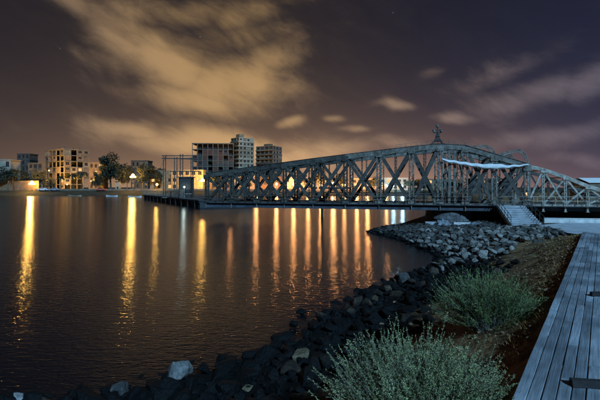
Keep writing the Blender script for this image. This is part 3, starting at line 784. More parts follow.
# signal mast at the apex
mast = MB(); sm_ = -.25; zb_ = zt(0) + .30
for (a, b) in ((-.55, -.4), (.55, -.4), (-.55, .4), (.55, .4)): mast.beam((sm_ + a, .5 + b, zb_), (sm_ + a * .25, .5 + b * .25, zb_ + .95), .07, .07)
mast.box((sm_, .5, zb_ + .03), (1.7, 1.1, .06)); mast.box((sm_, .5, zb_ + .36), (.95, .7, .05)); mast.box((sm_, .5, zb_ + .96), (.5, .45, .06))
mast.tube([(sm_, .5, zb_ + .9), (sm_, .5, zb_ + 2.05)], [.12, .06], 6)
mast.box((sm_, .5, zb_ + 1.12), (.42, .36, .30)); mast.box((sm_, .5, zb_ + .62), (.55, .45, .42))
for q_ in (-1, 1): mast.beam((sm_ - .55 * q_, .1, zb_), (sm_ + .2 * q_, .45, zb_ + .95), .06, .06); mast.beam((sm_ + .62 * q_, .4, zb_), (sm_ + .62 * q_, .4, zb_ + .5), .06, .06)
mast.build('signal_mast', M['steel_dark'], bridge)
m = MB(); m.beam((sm_ - .45, .5, zb_ + 1.42), (sm_ + .45, .5, zb_ + 1.42), .08, .1); m.beam((sm_ - .28, .5, zb_ + 1.72), (sm_ + .28, .5, zb_ + 1.72), .08, .09)
m.build('cross_arm', M['steel_dark'], bridge)
lm = MB().lathe([(.05, 0), (.17, .04), (.17, .28), (.21, .30), (.03, .42)], 8).mesh('signal_lantern'); lm.materials.append(M['steel'])
for (a, z_) in ((-.42, 1.45), (.42, 1.45), (-.02, 2.03)): obj('signal_lantern', lm, None, bridge, (sm_ + a, .5, zb_ + z_))
# white tarpaulin strip slung along the middle bays
pts = [(sx_of(x), z_of(y, sx_of(x)), h) for x, y, h in ((441, 159.6, .22), (449, 161.5, .34), (458, 163.0, .38), (468, 164.6, .40), (478, 166, .46), (487, 166.8, .58), (496, 166.6, .62), (505, 167.0, .36), (516, 166.2, .26), (527, 164.8, .15))]
vs = []; fs = []; rs = random.Random(4); nv = 5; top = len(pts) * 4
ss = np.linspace(pts[0][0], pts[-1][0], top)
for i, s in enumerate(ss):
    zc = float(np.interp(s, [p[0] for p in pts], [p[1] for p in pts])); hh = float(np.interp(s, [p[0] for p in pts], [p[2] for p in pts]))
    for j in range(nv):
        f = j / (nv - 1); vs.append((s, -.55 - .10 * math.sin(s * 6.1 + f * 2) * f - .18 * f * math.sin(f * 3) + .04 * math.sin(s * 13), zc + hh * (.5 - f) + .04 * math.sin(s * 5)))
for i in range(top - 1):
    for j in range(nv - 1): fs.append((i * nv + j, i * nv + j + 1, (i + 1) * nv + j + 1, (i + 1) * nv + j))
cl = MB().add(vs, fs).build('tarpaulin', M['canvas'], None, True); cl.location = BO; cl.rotation_euler = (0, 0, BRZ)
md = cl.modifiers.new('thick', 'SOLIDIFY'); md.thickness = .012
tag(cl, 'white tarpaulin strip sagging along the middle bays of the bridge', 'tarpaulin')

# ---- pivot pier under the middle: stone drum, block by block
pc = bworld(1.2, BW_ / 2, 0); zg = .25
pier = tag(empty('pivot_pier', (pc.x, pc.y, zg)), 'round stone pivot pier under the middle of the bridge', 'pier')
MB().lathe([(2.5, 0), (2.5, 1.40)], 28).build('core', M['concrete_dark'], pier)
for c in range(3):
    nblk = 22; z0 = .02 + c * .46
    for k in range(nblk):
        a = 2 * math.pi * (k + .5 * (c % 2)) / nblk; da = math.pi / nblk * .96; ri, ro = 2.45, 2.75 + random.uniform(-.03, .03)
        poly = [(ri * math.cos(a - da), ri * math.sin(a - da)), (ro * math.cos(a - da), ro * math.sin(a - da)), (ro * math.cos(a + da), ro * math.sin(a + da)), (ri * math.cos(a + da), ri * math.sin(a + da))]
        MB().prism(poly, z0, z0 + .44).build('stone_block', M['stone'], pier)
MB().lathe([(2.62, 1.405), (2.62, 1.60)], 28).build('turntable_ring', M['steel_dark'], pier)

# ---- low white wall right of the stair, panel by panel, and the dark wall added for shade behind it
p0 = Vector((26.4, 43.3)); p1 = Vector((46.0, 40.2)); dw = (p1 - p0); Lw = dw.length; rzw = math.atan2(dw.y, dw.x)
lw = tag(empty('low_wall', (p0.x, p0.y, .3), rzw), 'low white concrete wall under the right arm of the bridge', 'wall')
npan = 8
for k in range(npan):
    a = Lw * k / npan; b = Lw * (k + 1) / npan
    MB().b2(a + .012, b - .012, -.12, .12, 0, .90).build('panel', M['concrete_wall'], lw)
MB().b2(0, Lw, -.16, .16, .903, .96).build('coping', M['concrete_wall'], lw)
ab = tag(empty('shade_wall', bworld(4.2, BW_ - .6, 0), BRZ), 'dark wall added for the shade under the far side of the bridge deck', 'wall')
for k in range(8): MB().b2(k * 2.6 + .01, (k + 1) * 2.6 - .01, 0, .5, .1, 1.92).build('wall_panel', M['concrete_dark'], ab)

# ---- stair from the plaza to the deck
nst = 11; stw = 2.75; run = .60; rise = (ZD - .78) / nst
st_top = bworld(sx_of(509), -.75, 0); st = tag(empty('staircase', (st_top.x, st_top.y, 0), BRZ), 'pale straight stair with railings leading up to the bridge deck', 'stairs')
for k in range(nst):
    z1 = ZD - k * rise - .02; y1 = -k * run
    MB().b2(-stw / 2, stw / 2, y1 - run - .03, y1, z1 - .10, z1).build('step', M['concrete'], st)
    MB().b2(-stw / 2 + .04, stw / 2 - .04, y1 - run + .02, y1 - run + .06, z1 - rise, z1 - .103).build('riser', M['concrete'], st)
for sg in (-1, 1):
    x = sg * (stw / 2 + .07)
    m = MB(); m.add([(x - .05, 0, ZD - .02), (x + .05, 0, ZD - .02), (x + .05, -nst * run, .80), (x - .05, -nst * run, .80), (x - .05, 0, ZD - .42), (x + .05, 0, ZD - .42), (x + .05, -nst * run, .45), (x - .05, -nst * run, .45)],
          [(0, 3, 2, 1), (4, 5, 6, 7), (0, 1, 5, 4), (2, 3, 7, 6), (1, 2, 6, 5), (3, 0, 4, 7)]); m.build('stringer', M['steel_dark'], st)
    m = MB(); slope = (ZD - .80) / (nst * run)
    for hgt in (.95, .5): m.tube([(x, .1, ZD + hgt), (x, -nst * run, .80 + hgt)], .03, 6)
    m.build('handrail', M['steel_dark'], st)
    for k in range(6):
        y = -nst * run * k / 5; z0 = ZD + y * slope - .1
        MB().tube([(x, y, z0), (x, y, z0 + 1.03)], .028, 6).build('rail_post', M['steel_dark'], st)
# landing slab between stair head and footway
MB().b2(-stw / 2 - .1, stw / 2 + .1, .003, .36, ZD - .16, ZD - .02).build('landing', M['concrete'], st)

# ---- lumber and rubble under the bridge by the pier
def heap(name, label, px, Y, w, h, mat, seed):
    x = (px - CX) / F * Y; z = hz(x, Y); rs = random.Random(seed); n = 12; vs = []; fs = []
    for i in range(n + 1):
        for j in range(n + 1):
            u = i / n * 2 - 1; v = j / n * 2 - 1; r = max(abs(u), abs(v)); hh = max(0, 1 - r ** 2.4)
            vs.append((u * w / 2 * (1 + .06 * math.sin(v * 9)), v * w * .35, h * hh * (.75 + .3 * math.sin(u * 7 + seed) * math.cos(v * 6)) + rs.uniform(-.03, .03) * hh - .03 * (hh == 0)))
    for i in range(n):
        for j in range(n): a = i * (n + 1) + j; fs.append((a, a + n + 1, a + n + 2, a + 1))
    o = MB().add(vs, fs).build(name, mat); o.location = (x, Y, z); return tag(o, label, 'tarpaulin')
M['tarp'] = material('blue_grey_tarp', (.17, .19, .20), .6, .4, 3, .4, 8)
heap('tarp_heap', 'crumpled blue-grey tarp heap on the stones beside the pivot pier', 443, 43.5, 1.7, .75, M['tarp'], 2)
heap('tarp_heap', 'low grey tarp heap left of the stair foot below the bridge', 477, 42.0, 2.0, .42, M['tarp'], 5)
def block(name, label, px, Y, w, h, d, rz, mat, cat):
    x = (px - CX) / F * Y; o = empty(name, (x, Y, hz(x, Y) - .1), rz); tag(o, label, cat)
    n = max(1, int(w / 1.1))
    for k in range(n): MB().b2(-w / 2 + w * k / n + .01, -w / 2 + w * (k + 1) / n - .01, -d / 2, d / 2, 0, h + .1).build('concrete_block', mat, o)
block('kerb_wall', 'short pale kerb of concrete blocks at the water end of the pivot pier', 433, 44.5, 1.6, .40, .4, BRZ, M['concrete'], 'kerb')
block('kerb_wall', 'white concrete block row on the rubble right of the pivot pier', 462, 43.2, 1.7, .42, .4, BRZ, M['concrete_wall'], 'kerb')
# ---- mooring pile in the channel
mp_ = Vector(((322 - CX) / F * 63, 63, 0)); mo = tag(empty('mooring_pile', mp_), 'dark timber mooring pile standing in the water before the bridge', 'pile')
MB().tube([(0, 0, -1.0), (.02, 0, 1.6)], .2, 8).build('post', M['wood_dark'], mo); MB().lathe([(.22, 1.602), (.24, 1.68), (.03, 1.76)], 8).build('cap', M['concrete_wall'], mo)
# ================================================================== FAR SHORE
FZ = 2.6                                                     # level of the far quay road
M['b_cream'] = material('cream_render', (0.239, 0.187, 0.109), .9, .3, .5, world_co=True)
M['b_white'] = material('white_render', (0.322, 0.281, 0.198), .9, .25, .4, world_co=True)
M['b_grey'] = material('grey_render', (0.078, 0.065, 0.049), .9, .35, .4, world_co=True)
M['b_brick'] = material('red_brick', (0.114, 0.049, 0.029), .9, .35, 1.5, world_co=True)
M['b_conc'] = material('raw_concrete', (0.187, 0.151, 0.099), .9, .35, .6, world_co=True)
M['b_ochre'] = material('ochre_render', (0.187, 0.120, 0.062), .9, .3, .6, world_co=True)
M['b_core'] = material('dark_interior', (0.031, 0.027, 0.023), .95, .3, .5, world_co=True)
M['b_tower'] = material('beige_tower_render', (.40, .33, .215), .9, .3, .5, world_co=True)
M['b_tower_brown'] = material('brown_tower_render', (.27, .20, .12), .9, .3, .5, world_co=True)
M['roof_tile'] = material('roof_tile', (.20, .10, .06), .9, .3, 1.0, world_co=True)
M['glass'] = material('dark_window_glass', (.02, .022, .026), .12, .2, 1.0, spec=.6)
M['lit_warm'] = emitter('lit_window_warm', (1.0, .58, .22), 1.1)
M['lit_cool'] = emitter('lit_window_cool', (.75, .95, 1.0), 1.4)
M['pole'] = material('lamp_pole', (.10, .10, .10), .6, .2, 3)
def building(name, label, px, Y, theta, a, b, z1, floors, na, nb, style, z0=FZ, group=None):
    """two visible faces from a front corner: a runs right along local x, b runs left along local y"""
    X = (px - CX) / F * Y; t = R(theta); rs = random.Random(int(px * 13 + Y))
    root = tag(empty(name, (X, Y, z0), t), label, 'building', group); H = z1 - z0; fh = H / floors
    col = M[style['frame']]; inf = [M[k] for k in style['infill']]; deep = style.get('deep', .45); bal = style.get('balcony', 0)
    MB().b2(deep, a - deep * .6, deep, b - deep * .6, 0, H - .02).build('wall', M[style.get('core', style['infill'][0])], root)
    for k in range(floors + 1):
        e = .12 + (bal if 0 < k < floors else 0); z = k * fh
        MB().b2(-e, a + .1, -e * (.3 if bal else 1), b + .1, z - .16 if k else 0, z + .16 if k < floors else z + .45).build('roof' if k == floors else 'floor_slab', col, root)
        if bal and 0 < k < floors:
            MB().b2(-e, a * .98, -e * .3 - .06, -e * .3 + .04, z + .163, z + .95).build('balcony_parapet', inf[rs.randrange(len(inf))], root)
            MB().b2(-e - .05, -e + .05, .3, b, z + .163, z + .95).build('balcony_parapet', inf[rs.randrange(len(inf))], root)
    cw = style.get('cw', .38)
    def cells(n, length, along_x):
        for i in range(n + 1):
            c = cw / 2 + (length - cw) * i / n
            m = MB()
            if along_x: m.b2(c - cw / 2, c + cw / 2, 0, cw, .163, H - .163)
            else:
                if i == 0: continue
                m.b2(0, cw, c - cw / 2, c + cw / 2, .163, H - .163)
            m.build('column', col, root)
        for k in range(floors):
            for i in range(n):
                c0 = cw + (length - cw) * i / n + .02; c1 = (length - cw) * (i + 1) / n - .02; zz0 = k * fh + .18; zz1 = (k + 1) * fh - .18
                r = rs.random(); acc = 0; kind = 'open'
                for kk, p in style['mix'].items():
                    acc += p
                    if r < acc: kind = kk; break
                if k == floors - 1 and style.get('open_top'): kind = 'open'
                def bx(m, u0, u1, d0, d1, w0, w1):
                    return m.b2(u0, u1, d0, d1, w0, w1) if along_x else m.b2(d0, d1, u0, u1, w0, w1)
                w = c1 - c0; hh = zz1 - zz0
                if kind == 'infill': bx(MB(), c0, c1, .10, .30, zz0, zz1).build('infill_panel', inf[rs.randrange(len(inf))], root)
                elif kind in ('window', 'warm', 'cool', 'half'):
                    im = inf[rs.randrange(len(inf))]; m = MB(); sill = zz0 + hh * (.32 if kind != 'half' else .48); u0 = c0 + w * .2; u1 = c1 - w * .2; head = zz1 - hh * .12
                    bx(m, c0, u0, .10, .30, zz0, zz1); bx(m, u1, c1, .10, .30, zz0, zz1); bx(m, u0, u1, .10, .30, zz0, sill); bx(m, u0, u1, .10, .30, head, zz1)
                    m.build('infill_panel', im, root)
                    wd = bx(MB(), u0, u1, .22, .26, sill, head).build('window', M['glass' if kind in ('window', 'half') else 'lit_' + kind], root)
                    fr = MB(); bx(fr, u0 - .04, u1 + .04, .04, .10, sill - .08, sill - .004); bx(fr, (u0 + u1) / 2 - .03, (u0 + u1) / 2 + .03, .17, .216, sill, head)
                    fr.build('window_frame', col, wd)
    cells(na, a, True)
    if nb: cells(nb, b, False)
    return root
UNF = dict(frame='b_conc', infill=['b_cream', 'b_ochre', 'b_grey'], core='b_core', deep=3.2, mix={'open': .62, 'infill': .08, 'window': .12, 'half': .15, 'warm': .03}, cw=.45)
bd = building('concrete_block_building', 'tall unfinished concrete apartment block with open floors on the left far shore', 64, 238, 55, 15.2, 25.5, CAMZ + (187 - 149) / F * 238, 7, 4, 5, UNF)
for (lx, ly) in ((1, 1), (6, 1.2), (1.2, 8), (1.2, 16), (10, 1.5)):
    MB().b2(lx - .2, lx + .2, ly - .2, ly + .2, CAMZ + 38 / F * 238 - FZ + .4, CAMZ + 38 / F * 238 - FZ + 1.6).build('roof_stub', M['b_conc'], bd)
BR = dict(frame='b_conc', infill=['b_brick', 'b_grey'], core='b_core', deep=3.0, open_top=True, mix={'infill': .38, 'half': .30, 'open': .30, 'warm': .02}, cw=.45)
building('brick_block_building', 'wide unfinished red brick block with open top storey behind the bridge end', 192, 300, 4, 31, 14, CAMZ + 43.5 / F * 300, 8, 8, 0, BR)
TW = dict(frame='b_tower', infill=['b_tower', 'b_cream'], core='b_cream', balcony=.7, mix={'window': .62, 'infill': .20, 'half': .14, 'warm': .04}, cw=.4)
tw = building('apartment_tower', 'tallest pale apartment tower with balconies and a roof box', 239, 310, 40, 13.9, 12.1, CAMZ + 49.5 / F * 310, 12, 4, 3, TW)
MB().b2(1.5, 5.5, 2, 7, CAMZ + 49.5 / F * 310 - FZ + .45, CAMZ + 53.5 / F * 310 - FZ).build('roof_house', M['b_cream'], tw)
TW2 = dict(frame='b_tower_brown', infill=['b_ochre', 'b_tower_brown', 'b_grey'], core='b_grey', balcony=.6, mix={'window': .5, 'infill': .18, 'half': .2, 'open': .1}, cw=.4)
t2 = building('apartment_tower', 'brown apartment tower with scaffold-like balconies right of the tallest tower', 273, 322, 60, 13.4, 16.8, CAMZ + 41 / F * 322, 10, 3, 4, TW2)
MB().b2(3, 7, 5, 11, CAMZ + 41 / F * 322 - FZ + .45, CAMZ + 44 / F * 322 - FZ).build('roof_house', M['b_ochre'], t2)
PLN = lambda f, i, mix: dict(frame=f, infill=i, core=i[0], mix=mix, cw=.35)
building('white_house', 'white lit building cut by the left edge of the photograph', -14, 236, 0, 14.5, 9, CAMZ + 27 / F * 236, 3, 4, 0, PLN('b_white', ['b_white'], {'window': .45, 'infill': .35, 'cool': .06}))
building('grey_house', 'dark grey block behind the white building at the left edge', 17, 262, 0, 8.2, 9, CAMZ + 33 / F * 262, 6, 3, 0, PLN('b_grey', ['b_grey'], {'window': .5, 'infill': .5}))
building('brown_house', 'lower brown house between the grey block and the concrete apartment block', 28, 252, 0, 12, 9, CAMZ + 23.5 / F * 252, 4, 4, 0, PLN('b_ochre', ['b_ochre', 'b_grey'], {'window': .5, 'infill': .4, 'warm': .06}))
building('ochre_house', 'ochre house right of the unfinished concrete apartment block', 89, 250, 0, 8.6, 8, CAMZ + 24 / F * 250, 4, 3, 0, PLN('b_ochre', ['b_ochre'], {'window': .5, 'infill': .4, 'warm': .1}))
building('flat_roofed_house', 'dark flat-roofed house behind the trees right of the tall quay lamp', 131, 270, 0, 11.5, 9, CAMZ + 26 / F * 270, 4, 4, 0, PLN('b_grey', ['b_grey', 'b_ochre'], {'window': .5, 'infill': .5}))
# low houses on the quay seen through the bridge truss
LOW = [(150, 240, 17, 16, 'b_cream', 'long cream quay house left of the bridge portal'), (171, 236, 19, 16.5, 'b_cream', 'white lit quay house behind the bridge portal'),
       (206, 246, 15, 11, 'b_ochre', 'ochre quay house seen through the first bays of the bridge'), (233, 240, 14, 14, 'b_cream', 'cream quay house below the tallest tower'),
       (258, 244, 16, 10, 'b_ochre', 'ochre quay house below the brown tower'), (285, 238, 15, 9, 'b_white', 'white quay house seen through the middle bays'),
       (352, 240, 15, 8, 'b_cream', 'cream quay house seen right of the brightest quay lamp'), (380, 244, 17, 8.5, 'b_white', 'white quay house near the bluish lamps'),
       (420, 240, 20, 7.5, 'b_cream', 'cream quay house seen behind the bridge pivot'), (470, 250, 26, 8, 'b_grey', 'grey quay house seen through the bays right of the pivot')]
for (px, Y, wd, pytop, mt, lab) in LOW:
    building('quay_house', lab, px, Y, 0, wd, 8, CAMZ + pytop / F * Y, 2 if pytop < 12 else 3, 5, 0, PLN(mt, [mt], {'window': .42, 'infill': .35, 'warm': .24}), group='low houses along the quay')
# long white garden wall at left
gw = tag(empty('garden_wall', (-190, 231, FZ)), 'long white garden wall along the quay at the left edge', 'wall')
for k in range(9): MB().b2(k * 4.35 + .03, k * 4.35 + 4.32, 0, .3, 0, CAMZ + 6.3 / F * 231 - FZ).build('panel', M['b_ochre'], gw)
pw = tag(empty('promenade_wall', (-150, 226.4, FZ)), 'low pale promenade wall along the far quay', 'wall')
for k in range(52): MB().b2(k * 4.0 + .03, k * 4.0 + 3.97, 0, .35, -.5, .95).build('panel', M['b_conc'], pw)
ks = tag(empty('kiosk', W(115.4, 190, 229).xy.to_3d() + Vector((0, 0, FZ))), 'small bright white kiosk below the dark quay trees', 'kiosk')
MB().b2(0, 2.4, 0, 2, 0, 5.0).build('wall', M['b_white'], ks); MB().b2(-.25, 2.65, -.25, 2.25, 5.003, 5.3).build('roof', M['b_conc'], ks); MB().b2(.8, 1.7, -.05, -.005, 0, 2.2).build('door', M['b_core'], ks)

# ------------------------------------------------------------------ trees
M['leaf_dark'] = material('tree_leaf', (.030, .032, .013), .8, .45, .8, col2=(.014, .016, .008), world_co=True)
M['bark'] = material('bark', (.09, .07, .05), .9, .3, 2)
def crown_mesh(h, r, n, seed, ls):
    rs = np.random.RandomState(seed); cl = []
    for _ in range(16):
        a = rs.uniform(0, 6.283); q = rs.uniform(.1, .8) * r; cl.append((math.cos(a) * q, math.sin(a) * q, h * rs.uniform(.35, .93), r * rs.uniform(.25, .48)))
    cl = [c for c in cl if math.hypot(c[0], c[1]) < r * (1.15 - .75 * abs(c[2] / h - .55) * 1.6)]
    vs = []; fs = []; o = 0
    for k in range(n):
        c = cl[rs.randint(len(cl))]; d = rs.normal(size=3); d /= np.linalg.norm(d); p = np.array(c[:3]) + d * c[3] * rs.uniform(.45, 1.08) * np.array([1, 1, .8])
        u = rs.normal(size=3); u /= np.linalg.norm(u); v = np.cross(u, rs.normal(size=3)); v /= np.linalg.norm(v); s = ls * rs.uniform(.6, 1.3)
        vs += [p - u * s, p + v * s * .5, p + u * s, p - v * s * .5]; fs.append((o, o + 1, o + 2, o + 3)); o += 4
    me = bpy.data.meshes.new('crown'); me.from_pydata([tuple(v) for v in vs], [], fs); me.update(); me.materials.append(M['leaf_dark']); return me
def trunk_mesh(h, r, seed):
    rs = random.Random(seed); m = MB(); m.tube([(0, 0, -.3), (rs.uniform(-.2, .2), 0, h * .3), (rs.uniform(-.3, .3), rs.uniform(-.3, .3), h * .62)], [h * .03, h * .022, h * .012], 7)
    for k in range(6):
        a = k * 1.05; z = h * (.28 + .05 * k); m.tube([(0, 0, z), (math.cos(a) * r * .3, math.sin(a) * r * .3, z + h * .12), (math.cos(a) * r * .62, math.sin(a) * r * .62, z + h * .22)], [h * .012, h * .009, h * .004], 5)
    me = m.mesh('trunk'); me.materials.append(M['bark']); return me
TP = [(crown_mesh(10, 4.2, 2600, s, .34), trunk_mesh(10, 4.2, s)) for s in range(4)]
def tree(px, Y, pytop, wpx, label, k, z0=FZ):
    X = (px - CX) / F * Y; h = CAMZ + (187 - pytop) / F * Y - z0; o = tag(empty('quay_tree', (X, Y, z0), k * 1.7), label, 'tree', 'trees along the far quay')
    sx_ = wpx / F * Y / 8.4
    for me, nm in zip(TP[k % 4], ('crown', 'trunk')): c = obj(nm, me, None, o); c.scale = (sx_, sx_, h / 9.6)
TREES = [(39, 236, 171, 13, 'dark tree right of the bright lamp at left'), (50, 233, 177, 10, 'low dark bush-like tree at the left foot of the concrete block'), (104, 246, 166, 14, 'dark tree behind the left of the dark group, beside the ochre house'), (165, 246, 166, 16, 'dark tree half hidden by the portal gantry'),
         (8, 232, 168, 17, 'dark round tree before the white building at the left edge'), (25, 238, 170, 14, 'small tree before the grey block at left'),
         (111, 236, 157, 30, 'tallest dark tree on the quay, left one of the dark group'), (119, 232, 160, 20, 'dark bushy tree in the middle of the dark group'), (127, 240, 165, 14, 'small tree at the right of the dark group, beside the tall lamp'),
         (98, 230, 172, 12, 'small tree before the ochre house'), (143, 232, 166, 16, 'dark tree left of the bridge portal, before the flat-roofed house'), (155, 236, 163, 18, 'wide dark tree just left of the bridge portal'),
         (217, 232, 172, 16, 'tree seen through the first bays of the bridge'), (246, 230, 175, 15, 'tree on the quay below the tallest tower'), (271, 232, 173, 17, 'tree on the quay below the brown tower'),
         (303, 230, 172, 18, 'lamp-lit tree left of the brightest quay lamp'), (318, 234, 168, 20, 'taller lamp-lit tree beside the brightest quay lamp'), (341, 232, 174, 18, 'lamp-lit tree right of the brightest quay lamp'),
         (375, 236, 178, 17, 'low tree seen through the bays left of the pivot'), (412, 234, 179, 18, 'low tree seen behind the laced posts at the pivot'), (455, 238, 180, 20, 'low tree seen through the bays under the tarpaulin')]
for i, (px, Y, pt, wp, lab) in enumerate(TREES): tree(px, Y, pt, wp, lab, i)
def palm_meshes():
    m = MB(); rs = random.Random(5)
    for k in range(22):
        a = k * 2.4; L = rs.uniform(2.2, 3.0); up = rs.uniform(-.1, .9); pts = []
        for t in np.linspace(0, 1, 6): pts.append(Vector((math.cos(a) * L * t, math.sin(a) * L * t, 7 + L * (up * t - (.75 + up * .3) * t * t))))
        for i in range(5):
            w0 = .42 * math.sin(math.pi * (i + .3) / 5.6); w1 = .42 * math.sin(math.pi * (i + 1.3) / 5.6); sd = Vector((-math.sin(a), math.cos(a), 0))
            for q in (-1, 1): m.add([pts[i], pts[i + 1], pts[i + 1] + sd * q * max(w1, .02) - Vector((0, 0, .18 * max(w1, 0))), pts[i] + sd * q * max(w0, .02) - Vector((0, 0, .18 * max(w0, 0)))], [(0, 1, 2, 3)])
    c = m.mesh('crown'); c.materials.append(M['leaf_dark'])
    t = MB().tube([(0, 0, -.3), (.1, 0, 2.5), (.05, .05, 5), (0, 0, 7.1)], [.28, .2, .18, .2], 8).mesh('trunk'); t.materials.append(M['bark']); return c, t
PM_ = palm_meshes()
for i, (px, Y, pt, lab) in enumerate([(73, 228.5, 172, 'palm tree before the unfinished concrete block, left of the pair'), (82, 229, 169, 'taller palm tree before the unfinished concrete block'), (13, 229, 172, 'palm tree before the long white garden wall'), (61, 228.5, 174, 'short palm before the corner of the concrete block')]):
    X = (px - CX) / F * Y; o = tag(empty('palm_tree', (X, Y, FZ), i * 1.3), lab, 'palm tree', 'palms on the quay'); s = (CAMZ + (187 - pt) / F * Y - FZ) / 8.6
    for me, nm in zip(PM_, ('crown', 'trunk')): c = obj(nm, me, None, o); c.scale = (s, s, s)

# ------------------------------------------------------------------ lamps (lit lamps, plus added spots and floods that brighten the far buildings)
SOD = (1.0, .46, .10); YEL = (1.0, .54, .11); ORA = (1.0, .43, .14); BLU = (.45, .78, 1.0); WHT = (.80, 1.0, .92)
E_HEAD = {}
def lamp(px, py, Y, colr, power, label, z0=FZ, rad=.62, aim=None):
    p = W(px, py, Y); h = p.z - z0; o = tag(empty('street_lamp', (p.x, p.y, z0)), label, 'street lamp', 'lit lamps along the far shore' if Y > 100 else None)
    m = MB(); m.tube([(0, 0, -.2), (0, 0, h * .6), (0, 0, h - rad)], [.13, .10, .07] if Y > 100 else [.06, .05, .04], 6); m.lathe([(.26, -.2), (.26, .5), (.14, .7)] if Y > 100 else [(.1, -.1), (.1, .2), (.06, .3)], 8); m.build('pole', M['pole'], o)
    if colr not in E_HEAD: E_HEAD[colr] = emitter('lamp_glow', tuple(.10 + .90 * c for c in colr), 5.0)
    MB().lathe([(rad * math.sin(math.pi * k / 8) + .001, -rad * math.cos(math.pi * k / 8)) for k in range(9)], 10, (0, 0, h)).build('globe', E_HEAD[colr], o, True)
    if rad > .8:                                            # ring of globes added under the top one for a wider glow
        ar = MB()
        for q in range(4):
            a = .4 + q * math.pi / 2; ar.tube([(0, 0, h - rad * 1.6), (math.cos(a) * .6, math.sin(a) * .6, h - rad * 1.75), (math.cos(a) * 1.15, math.sin(a) * 1.15, h - rad * 1.3)], .05, 5)
            MB().lathe([(.58 * math.sin(math.pi * k / 6) + .001, -.58 * math.cos(math.pi * k / 6)) for k in range(7)], 8, (math.cos(a) * 1.15, math.sin(a) * 1.15, h - rad * .8)).build('globe', E_HEAD[colr], o, True)
        ar.build('arm', M['pole'], o)
    MB().lathe([(rad * .5, h + rad * 1.02), (rad * .42, h + rad * 1.2), (.02, h + rad * 1.32)], 8).build('cap', M['pole'], o)
    ld = bpy.data.lights.new('bulb', 'SPOT' if aim else 'POINT'); ld.energy = power; ld.color = colr; ld.shadow_soft_size = rad
    lo = bpy.data.objects.new('bulb', ld); C.objects.link(lo); lo.parent = o; lo.location = (0, -rad - .5 if Y > 100 else -.3, h)
    elif_back = aim is None and Y > 200
    if elif_back:                                           # added landward spot that brightens the house fronts
        l2 = bpy.data.lights.new('landward_fill', 'SPOT'); l2.energy = power * (1.3 if Y < 225.5 and colr == YEL else 8.0); l2.color = colr; l2.shadow_soft_size = .4; l2.spot_size = R(160); l2.spot_blend = .6
        o2 = bpy.data.objects.new('landward_fill', l2); C.objects.link(o2); o2.parent = o; o2.location = (0, rad + .5, h); o2.rotation_euler = Vector((0, 1, .05)).to_track_quat('-Z', 'Y').to_euler()
    if aim: ld.spot_size = R(150); ld.spot_blend = .5; lo.rotation_euler = Vector(aim).to_track_quat('-Z', 'Y').to_euler(); lo.location = (0, rad + .3, h)
    return o
PW = 2500
LAMPS = [
    (32, 182.5, 225.2, YEL, 4.2, 'bright sodium street lamp before the brown house on the left far shore'),
    (133, 175.5, 225.4, YEL, 4.0, 'tallest bright yellow street lamp right of the dark quay trees'),
    (157, 184.5, 225.2, YEL, 1.0, 'yellow street lamp just left of the bridge portal'),
    (203, 179.5, 225.6, YEL, 1.6, 'yellow street lamp seen through the first bay of the bridge'),
    (231, 184, 225.4, ORA, .55, 'dim orange lamp seen through the second bay of the bridge'),
    (256.5, 184, 225.4, ORA, .9, 'orange lamp below the tallest tower, seen through the truss'),
    (276.5, 184, 225.2, ORA, 1.15, 'orange lamp below the brown tower, seen through the truss'),
    (293.5, 184.3, 225.4, ORA, 1.3, 'orange lamp left of the lamp-lit trees, seen through the truss'),
    (308, 184.5, 225.2, ORA, .9, 'orange lamp among the lamp-lit trees, left one'),
    (321, 185, 225.4, ORA, 1.25, 'bright orange lamp immediately left of the brightest quay lamp'),
    (333, 183.8, 225.2, ORA, 1.7, 'brightest orange quay lamp seen through the middle bays'),
    (344, 185, 225.4, ORA, .6, 'dim orange lamp right of the brightest quay lamp'),
    (356.5, 185, 225.2, ORA, 1.1, 'orange lamp before the cream quay house, seen through the truss'),
    (367, 185, 225.4, ORA, 1.2, 'orange lamp before the white quay house, seen through the truss'),
    (386, 185.5, 225.2, ORA, .6, 'orange lamp left of the two bluish lamps'),
    (393, 186, 225.4, BLU, .55, 'bluish white lamp on the quay, left of the pair'),
    (402, 186, 225.2, BLU, .6, 'bluish white lamp on the quay, right of the pair')]
for (px, py, Y, c, k, lab) in LAMPS: lamp(px, py, Y, c, PW * k, lab, rad=1.0 if k >= 1.5 else .72)
lamp(49, 170.5, 229, YEL, PW * 8, 'small orange lamp on a tall pole before the concrete apartment block', aim=(.25, 1, .05), rad=.4)
lamp(67, 184.5, 228.0, YEL, PW * 6, 'added low orange floodlight at the corner of the concrete apartment block', aim=(0, 1, .35), rad=.35)  # flood added to turn the block amber
lamp(91, 181, 228.0, YEL, PW * 6, 'added orange floodlight right of the palms before the concrete apartment block', aim=(-.35, 1, .25), rad=.35)  # second flood added for the block
lamp(180, 183, 229.0, YEL, PW * 1.6, 'added low yellow floodlight before the white quay house behind the portal', aim=(.1, 1, .2), rad=.35)  # flood added to brighten the quay house front
lamp(212, 183, 229.0, YEL, PW * 4, 'added low yellow floodlight before the ochre quay house', aim=(.1, 1, .4), rad=.35)  # another flood added for a house front
lamp(526.5, 194, 66, ORA, 120, 'small warm lamp behind the bridge near the stair head', z0=.9, rad=.20)

